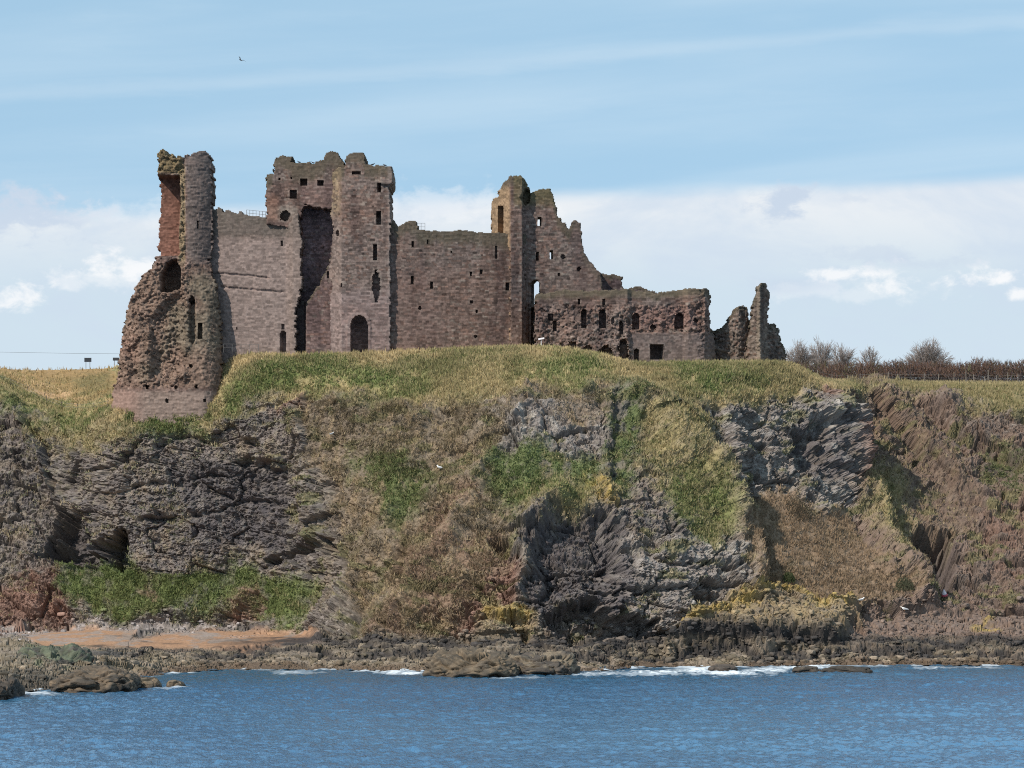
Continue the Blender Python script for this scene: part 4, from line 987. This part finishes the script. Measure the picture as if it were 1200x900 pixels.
def rubble_field():
    """loose stones and boulders along the whole foreshore, one uncountable mass"""
    vv = []; qq = []; cc = []; base = 0
    proto = []
    for s in range(5):
        o = rock_mesh('stone', 1, .85, .75, 400 + s, (.2, .165, .13), (.09, .078, .066), 7)
        me = o.data; v = np.zeros(len(me.vertices) * 3, np.float32); me.vertices.foreach_get('co', v)
        q = np.array([list(p.vertices) for p in me.polygons]); proto.append((v.reshape(-1, 3), q)); bpy.data.objects.remove(o); bpy.data.meshes.remove(me)
    r = np.random.default_rng(77)
    zone = ((rowi > 12) & (rowi < 118) & (gx > -50) & (gx < 1250)).astype(float) * (1 - sandm) * (1 - .8 * sstep(gx, 420, 370) * sstep(gy, 768, 762)) * (.4 + 1.2 * sstep(mid, .4, .6))
    zone += ((rowi >= 118) & (rowi < 150) & (gx > -50) & (gx < 1250)) * .25
    zone += pebble * .8 * (1 - sandm) * (rowi < 130)
    w = zone.ravel(); w = w / w.sum(); pk = r.choice(len(w), 6500, p=w)
    for i in pk:
        s = min(.12 * (1 / max(r.random(), .02)) ** .45, .46); pb = pebble.ravel()[i] > .4
        if pb: s = min(s, .38)
        v, q = proto[r.integers(5)]; a = r.uniform(0, 6.28); ca, sa = math.cos(a), math.sin(a)
        w_ = v * (s * r.uniform(.8, 1.5), s * r.uniform(.7, 1.2), s * r.uniform(.6, 1.1))
        w_ = np.stack([w_[:, 0] * ca - w_[:, 1] * sa, w_[:, 0] * sa + w_[:, 1] * ca, w_[:, 2]], -1) + (gX.ravel()[i], gY.ravel()[i], gZ.ravel()[i])
        c = col.reshape(-1, 3)[i] * r.uniform(.65, 1.35)
        if pb: c = np.array((.34, .30, .285)) * r.uniform(.5, 1.4)
        vv.append(w_); qq.append(q + base); cc.append(np.repeat(c[None], len(v), 0)); base += len(v)
    o = build('shore_rubble', np.concatenate(vv), np.concatenate(qq), None, MAT['rock'], None, np.clip(np.concatenate(cc), .02, .6), False)
    tag(o, kind='stuff')
rubble_field()

# ------------------------------------------------------------------ trees, hedge, bushes
def bare_tree(name, x, Y, width_px, top_y, label, seed, spread=1.0, stems=34, c=(.24, .205, .19), group='bare trees behind the hedge'):
    k = (CAMD + Y) / F; gz = ground_z(x, Y); H = CAMZ - (top_y - HZ) * k - gz; W = width_px * k / 2
    root = empty(name, ((x - 600) * k, Y, gz), label, 'tree', group)
    r = random.Random(seed); tr = MB(); cr = MB()
    tr.tube((0, 0, -.3), (0, 0, H * .3), .22, .16, 7, c)
    for s in range(stems):
        # limbs fan out from the short trunk to the domed edge of the crown
        a = 2 * math.pi * r.random(); t = r.random() ** .7 * 1.35
        e = np.array([math.sin(t) * math.cos(a) * W, math.sin(t) * math.sin(a) * W * .8, H * .3 + math.cos(t) * H * .66]) * r.uniform(.8, 1.0)
        q = np.array([r.gauss(0, .08), r.gauss(0, .08), H * r.uniform(.12, .3)]); n = 5; p_ = q
        for i in range(1, n + 1):
            f = i / n; w_ = q + (e - q) * f + np.array([0, 0, .12 * H * math.sin(f * math.pi) * math.sin(t)]) + np.array([r.gauss(0, .09), r.gauss(0, .09), r.gauss(0, .06)])
            cr.tube(p_, w_, .075 * (1 - .75 * (i - 1) / n), .075 * (1 - .75 * i / n), 4, tuple(np.array(c) * r.uniform(.8, 1.3)))
            if i > 1:
                dd = (w_ - p_) / (np.linalg.norm(w_ - p_) + 1e-6)
                for _ in range(5):
                    nd = dd + np.array([r.gauss(0, .38), r.gauss(0, .38), r.gauss(.05, .25)]); nd /= np.linalg.norm(nd); L1 = H * r.uniform(.09, .19)
                    m1 = w_ + nd * L1; cr.tube(w_, m1, .026, .018, 3, tuple(np.array(c) * r.uniform(.8, 1.4)))
                    for _ in range(3):
                        n2 = nd + np.array([r.gauss(0, .5), r.gauss(0, .5), r.gauss(.1, .3)]); n2 /= np.linalg.norm(n2)
                        cr.tube(w_ + nd * L1 * r.uniform(.3, 1), w_ + nd * L1 * r.uniform(.3, 1) + n2 * H * r.uniform(.05, .11), .017, .012, 3, tuple(np.array(c) * r.uniform(.8, 1.5)))
            p_ = w_
    # fit the crown to its height and width in the photo
    allv = np.array(tr.v + cr.v); sx_ = W / max(np.percentile(np.abs(allv[:, 0]), 98), .1); sz_ = H / np.percentile(allv[:, 2], 99.6)
    for mb in (tr, cr): mb.v = [(v[0] * sx_, v[1] * sx_, v[2] * sz_) for v in mb.v]
    tr.build('trunk', MAT['twig'], root); cr.build('crown', MAT['twig'], root)
    return root
bare_tree('bare_tree', 936, 112, 40, 400, 'first bare grey tree right of the ruined pinnacle', 1)
bare_tree('bare_tree', 962, 115, 44, 398, 'tallest bare grey tree in the clump beside the ruined pinnacle', 2)
bare_tree('bare_tree', 987, 113, 36, 404, 'last and lowest bare tree of the clump beside the ruined pinnacle', 3)
bare_tree('bare_tree', 1020, 116, 36, 406, 'small thin bare tree between the clump and the round-headed tree', 4, stems=15)
bare_tree('bare_tree', 1086, 118, 62, 399, 'wide round-headed bare tree standing alone above the hedge', 5, 1.2, 70)
bare_tree('bare_tree', 1146, 116, 26, 418, 'little bare tree just showing above the hedge near the right edge', 6, 1, 12)

def twig_mass(mb, cx, cy, cz, rx, ry, rz, n, r, cols, L=.8, rad=.018):
    for _ in range(n):
        while True:
            p = np.array([r.uniform(-1, 1), r.uniform(-1, 1), r.uniform(0, 1)])
            if p[0] ** 2 + p[1] ** 2 + p[2] ** 2 < 1: break
        p0 = np.array([cx + p[0] * rx, cy + p[1] * ry, cz + p[2] * rz])
        d = np.array([p[0] * .5 + r.gauss(0, .4), r.gauss(0, .4), .9]); d /= np.linalg.norm(d)
        w_ = np.cross(d, (0, 1, .2)); c = tuple(np.array(r.choice(cols)) * r.uniform(.7, 1.3)); s = rad * r.uniform(.8, 2.6)
        mb.add([p0 - w_ * s, p0 + w_ * s, p0 + d * L * r.uniform(.4, 1.1)], t=[(0, 1, 2)], c=c)
def hedge():
    r = random.Random(5); mb = MB(); st = MB()
    x = 918.0; x_end = 1265
    root = empty('hedge', (0, 0, 0), 'long leafless red-brown hedge along the clifftop field behind the wire fence', 'hedge')
    while x < x_end:
        Y = 104 + r.uniform(-1, 1.5); k = (CAMD + Y) / F; gz = ground_z(min(x, 1255), Y) - .1
        top = np.interp(x, [915, 950, 1000, 1050, 1090, 1115, 1125, 1150, 1170, 1200, 1265], [427, 426, 426, 424, 424, 427, 425, 422, 426, 424, 423]) + r.uniform(-3, 3)
        h = CAMZ - (top - HZ) * k - gz; cx = (x - 600) * k
        red = np.interp(x, [920, 990, 1020, 1100, 1120, 1150, 1200], [.1, .3, .8, .9, .5, .4, .6])
        cols = [(.105, .07, .062), (.125, .085, .06), (.09, .07, .07)] + ([(.15, .085, .06), (.13, .075, .055)] if r.random() < red else [(.12, .11, .06)])
        twig_mass(mb, cx, Y, gz + h * .32, .95 + r.random() * .5, 1.1, h * .66, 260, r, cols, .8, .024)
        twig_mass(mb, cx, Y - .3, gz, 1.0, 1.0, h * .5, 90, r, [(.085, .066, .07), (.10, .082, .075), (.07, .06, .06)], .9, .03)
        for _ in range(3): st.tube((cx + r.gauss(0, .4), Y, gz), (cx + r.gauss(0, .6), Y + r.gauss(0, .3), gz + h * .8), .04, .015, 4, (.08, .065, .06))
        x += 4.0
    mb.build('twigs', MAT['twig'], root); st.build('stems', MAT['twig'], root)
hedge()

def surf(x, y):
    """world point and normal of the ground that shows at photo pixel (x, y)"""
    sxp = 600 + gX * F / (CAMD + gY); syp = HZ - (gZ - CAMZ) * F / (CAMD + gY)
    d = (sxp - x) ** 2 + (syp - y) ** 2; d[-12:] = 1e9; cand = np.argsort(d.ravel())[:8]
    i = cand[np.argmin(gY.ravel()[cand])]
    return np.array([gX.ravel()[i], gY.ravel()[i], gZ.ravel()[i]])
def bush(x, y, w, h, label, seed, cols):
    p = surf(x, y); k = (CAMD + p[1]) / F; r = random.Random(seed); mb = MB(); st = MB()
    root = empty('bush', p, label, 'bush')
    twig_mass(mb, 0, 0, -.2, w * k / 2, w * k / 2.5, h * k, 700, r, cols, .35, .03)
    for _ in range(9): st.tube((0, 0, -.3), (r.gauss(0, w * k * .25), r.gauss(0, w * k * .2), h * k * .7), .035, .012, 4, (.07, .055, .04))
    mb.build('foliage', MAT['grass'], root); st.build('stems', MAT['twig'], root)
bush(937, 606, 38, 30, 'dark leafless bush in the middle of the tan slope', 21, [(.075, .06, .04), (.06, .055, .035), (.10, .075, .05)])
bush(924, 680, 17, 12, 'small green bush low on the tan slope', 22, [(.055, .07, .03), (.075, .085, .035)])
bush(1060, 690, 24, 16, 'grey-green bush at the right foot of the tan slope', 23, [(.075, .08, .045), (.095, .09, .055)])
bush(607, 556, 26, 14, 'round green bush on the ledge in the middle of the cliff', 24, [(.08, .11, .035), (.11, .14, .05)])

# ------------------------------------------------------------------ fences
def fence(posts, label, cat, hgt, pr, cpost, wires=3, wr=.012):
    p0 = posts[0]; root = empty('wire_fence', p0[:3], label, cat)
    b = np.array(p0[:3])
    for p in posts:
        m = MB(); q = np.array(p[:3]) - b; hh = hgt * p[3]
        m.tube(q + (0, 0, -.25), q + (0, 0, hh), pr, pr * .85, 6, tuple(np.array(cpost) * random.uniform(.8, 1.2)), True)
        m.build('post', MAT['wood'], root)
    for k in range(wires):
        m = MB(); f = (k + .8) / wires * .95
        for a, c_ in zip(posts[:-1], posts[1:]): m.tube(np.array(a[:3]) - b + (0, 0, hgt * f * min(a[3], 1)), np.array(c_[:3]) - b + (0, 0, hgt * f * min(c_[3], 1)), wr, wr, 4, (.2, .19, .18))
        m.build('wire', MAT['metal'], root)
pp = []
for x, f in ((958,1),(975,1),(993,.9),(1008,1),(1025,1.05),(1041,1.1),(1052,.9),(1083,1.1),(1100,1.0),(1118,1.15),(1132,1.45),(1141,1.0),(1154,.8),(1158,1.45),(1168,.9),(1181,1.2),(1193,1.1),(1215,1.1),(1240,1.1)):
    Y = 95.5 if x > 1000 else np.interp(x, [955, 1000], [72, 93]); k = (CAMD + Y) / F; pp.append(((x - 600) * k, Y, ground_z(min(x, 1255), Y), f))
fence(pp, 'post and wire fence along the clifftop in front of the red-brown hedge', 'fence', 1.45, .06, (.24, .21, .18))
pp = []
for x, y in ((-22, 440), (13, 451), (33, 460), (55, 471), (73, 478), (91, 480), (109, 479), (126, 476)):
    p = surf(x, y); pp.append((p[0], p[1], p[2], 1.0))
fence(pp, 'small post and wire fence dipping across the green hollow left of the castle', 'fence', .95, .05, (.075, .06, .05), 2)
def railing(name, a, b_, n, h, label):
    a = np.array(a); b_ = np.array(b_); root = empty(name, a, label, 'railing')
    for i in range(n):
        q = (b_ - a) * i / (n - 1); m = MB(); m.tube(q, q + (0, 0, h), .03, .03, 6, (.11, .105, .10), True); m.build('post', MAT['metal'], root)
    for f in (.55, 1.0):
        m = MB(); m.tube((0, 0, h * f), (b_ - a) + (0, 0, h * f), .022, .022, 5, (.11, .105, .10)); m.build('rail', MAT['metal'], root)
railing('railing', V(289, 254, 57.2), V(315, 256.5, 57.2), 8, .95, 'metal guard rail on top of the pale left curtain wall')
railing('railing', V(489, 271, 54.8), V(498, 271, 54.8), 3, 1.1, 'short guard rail on top of the brown curtain wall beside the gate turret')
railing('railing', V(262, 413, 53.0), V(303, 413.5, 52.6), 5, 1.15, 'metal railing on the grass at the foot of the pale left curtain wall')

# ------------------------------------------------------------------ boards, panel, wire, buoy, birds
def board(x, y_foot, w, h, leg, Y, label, c=(.03, .035, .045)):
    k = (CAMD + Y) / F; gz = ground_z(x, Y); zt = CAMZ - (y_foot - HZ) * k
    root = empty('sign_board', ((x - 600) * k, Y, min(gz, zt)), label, 'sign'); base = zt - min(gz, zt)
    m = MB(); m.box((-w / 2, -.04, base + leg), (w / 2, .02, base + leg + h), c); m.build('panel', MAT['paint'], root)
    for s in (-1, 1):
        m = MB(); m.box((s * w * .28 - .035, .022, -.2), (s * w * .28 + .035, .09, base + leg + h * .85), (.09, .07, .055)); m.build('leg', MAT['wood'], root)
board(103, 427.5, 1.05, .62, .42, 98, 'dark sign board on two short legs alone on the left skyline')
board(136, 427.5, .95, .45, .62, 98, 'dark sign board on the skyline touching the left tower', (.035, .035, .04))
p = V(634.3, 404, 48.5); gz = ground_z(634, 48.5)
root = empty('information_panel', (p[0], 48.5, gz - .1), 'small pale slanted information panel on a post on the grass by the tall doorway', 'sign')
m = MB(); m.tube((0, 0, -.1), (0, 0, p[2] + .8 - gz), .07, .07, 8, (.62, .58, .56)); m.build('post', MAT['paint'], root)
m = MB(); zc = p[2] + .85 - gz
m.add([(-.40,-.22,zc-.12),(.40,-.22,zc+.02),(.40,.24,zc+.22),(-.40,.24,zc+.08),(-.40,-.22,zc-.08),(.40,-.22,zc+.06),(.40,.24,zc+.26),(-.40,.24,zc+.12)],
      [(0,3,2,1),(4,5,6,7),(0,1,5,4),(1,2,6,5),(2,3,7,6),(3,0,4,7)], c=(.66, .62, .62)); m.build('panel', MAT['paint'], root)

m = MB(); pts = [V(-120, 411, 160), V(-20, 412.2, 160), V(40, 413.3, 160), V(90, 414.2, 160), V(200, 415, 160), V(330, 413, 160)]
for a, b_ in zip(pts[:-1], pts[1:]): m.tube(a, b_, .02, .02, 4, (.12, .12, .13))
tag(m.build('overhead_wire', MAT['metal']), 'thin overhead wire crossing the sky low at the left edge', 'wire')

p = surf(1107, 698)
root = empty('buoy', p, 'washed up red and white cone-shaped buoy lying on the dark rocks at the cliff foot', 'buoy')
root.rotation_euler = (R(14), R(-16), .4)
def lathe(mb, prof, c, n=18):
    v = []; q = []
    for r_, z in prof:
        for k in range(n): v.append((r_ * math.cos(2 * math.pi * k / n), r_ * math.sin(2 * math.pi * k / n), z))
    for i in range(len(prof) - 1):
        for k in range(n): q.append((i*n+k, i*n+(k+1)%n, (i+1)*n+(k+1)%n, (i+1)*n+k))
    mb.add(v, q, c=c)
m = MB(); lathe(m, [(.0, -.1), (.40, -.1), (.45, 0), (.45, .14), (.38, .22)], (.50, .10, .13)); m.build('float', MAT['paint'], root, True)
m = MB(); lathe(m, [(.34, .222), (.26, .45), (.12, .72), (.06, .84), (.0, .86)], (.78, .68, .70)); m.build('cone', MAT['paint'], root, True)

def bird_mesh(mb, s, cb, ch, cw):
    """perched bird facing +x: body, neck and head as one lofted surface, wings and tail folded along the back"""
    mb.loft([(-.30*s,0,.10*s),(-.24*s,0,.11*s),(-.12*s,0,.14*s),(.0,0,.17*s),(.12*s,0,.20*s),(.19*s,0,.25*s),(.22*s,0,.31*s),(.27*s,0,.34*s),(.32*s,0,.335*s),(.37*s,0,.32*s)],
            [(.004*s,.004*s),(.05*s,.03*s),(.09*s,.085*s),(.11*s,.11*s),(.095*s,.105*s),(.065*s,.075*s),(.055*s,.06*s),(.055*s,.058*s),(.025*s,.025*s),(.003*s,.003*s)], 10, cb)
    for sd in (-1, 1):
        mb.loft([(-.34*s,sd*.05*s,.13*s),(-.18*s,sd*.095*s,.17*s),(.0,sd*.112*s,.20*s),(.12*s,sd*.09*s,.22*s)], [(.004*s,.01*s),(.014*s,.05*s),(.018*s,.07*s),(.006*s,.02*s)], 8, cw)
        mb.tube((.02*s, sd*.04*s, .09*s), (.03*s, sd*.04*s, -.02*s), .010*s, .010*s, 5, (.35, .18, .08))
def bird(loc, size, rz, label, group, white):
    mb = MB()
    if white: bird_mesh(mb, size, (.80, .79, .76), (.8, .79, .76), (.42, .43, .45))
    else: bird_mesh(mb, size, (.035, .035, .04), (.03, .03, .035), (.045, .045, .05))
    o = mb.build('bird', MAT['feather'], None, True); o.location = loc; o.rotation_euler = (0, 0, rz)
    return tag(o, label, 'bird', group)
def at_front(x, y, off=.25):
    p = surf(x, y); return (p[0], p[1] - off, p[2] + .1)
bird(at_front(516, 550, .4), 1.5, 2.4, 'white seabird resting by the top of the reddish bare-earth gully', 'white seabirds on the cliff', True)
bird(at_front(389.5, 511, .4), 1.1, .6, 'white seabird sitting on the dry grass below the gate turret', 'white seabirds on the cliff', True)
bird(at_front(1009, 705), 1.5, .3, 'white seabird at the foot of the tan slope', 'white seabirds on the cliff', True)
bird(at_front(1061, 716), 1.6, 2.9, 'white seabird on the stones right of the tan slope foot', 'white seabirds on the cliff', True)
for x, y, rz, lab in ((343, 189.5, 0, 'black bird perched leftmost on the gate tower parapet, beside the left stub'), (350.5, 190, 3, 'second black bird from the left on the gate tower parapet'), (361.5, 190.5, .4, 'third black bird from the left on the gate tower parapet'),
                  (367, 190.8, 2.8, 'black bird perched rightmost on the gate tower parapet, left of the raised block'), (437, 192.6, .2, 'left one of two black birds on the gate turret top'), (451, 193.6, 3, 'right one of two black birds on the gate turret top')):
    Yb = 56 if x < 400 else 54
    bird(V(x, y + 1.2, Yb), .85, rz, lab, 'black birds perched on the gate tower', False)
mb = MB(); s = 1.1
mb.loft([(-.34*s,0,0),(-.2*s,0,.0),(0,0,.01*s),(.18*s,0,.01*s),(.27*s,0,.02*s),(.36*s,0,.01*s)], [(.05*s,.008*s),(.04*s,.04*s),(.075*s,.07*s),(.05*s,.05*s),(.045*s,.045*s),(.003*s,.003*s)], 9, (.05, .05, .055))
for sd in (-1, 1):
    mb.add([(.12*s,sd*.05*s,.03*s),(-.10*s,sd*.05*s,.03*s),(-.12*s,sd*.34*s,.22*s),(.10*s,sd*.36*s,.24*s),(-.16*s,sd*.72*s,.20*s)], [(0,1,2,3)], [(3,2,4)], (.045, .045, .05))
    mb.add([(.12*s,sd*.05*s,.015*s),(-.10*s,sd*.05*s,.015*s),(-.12*s,sd*.34*s,.205*s),(.10*s,sd*.36*s,.225*s),(-.16*s,sd*.72*s,.195*s)], [(3,2,1,0)], [(4,2,3)], (.045, .045, .05))
fb = mb.build('bird', MAT['feather'], None, False); fb.location = V(282, 70.5, 30); fb.rotation_euler = (.5, -.3, 2.2)
tag(fb, 'single dark bird flying high in the sky above the left tower', 'bird')
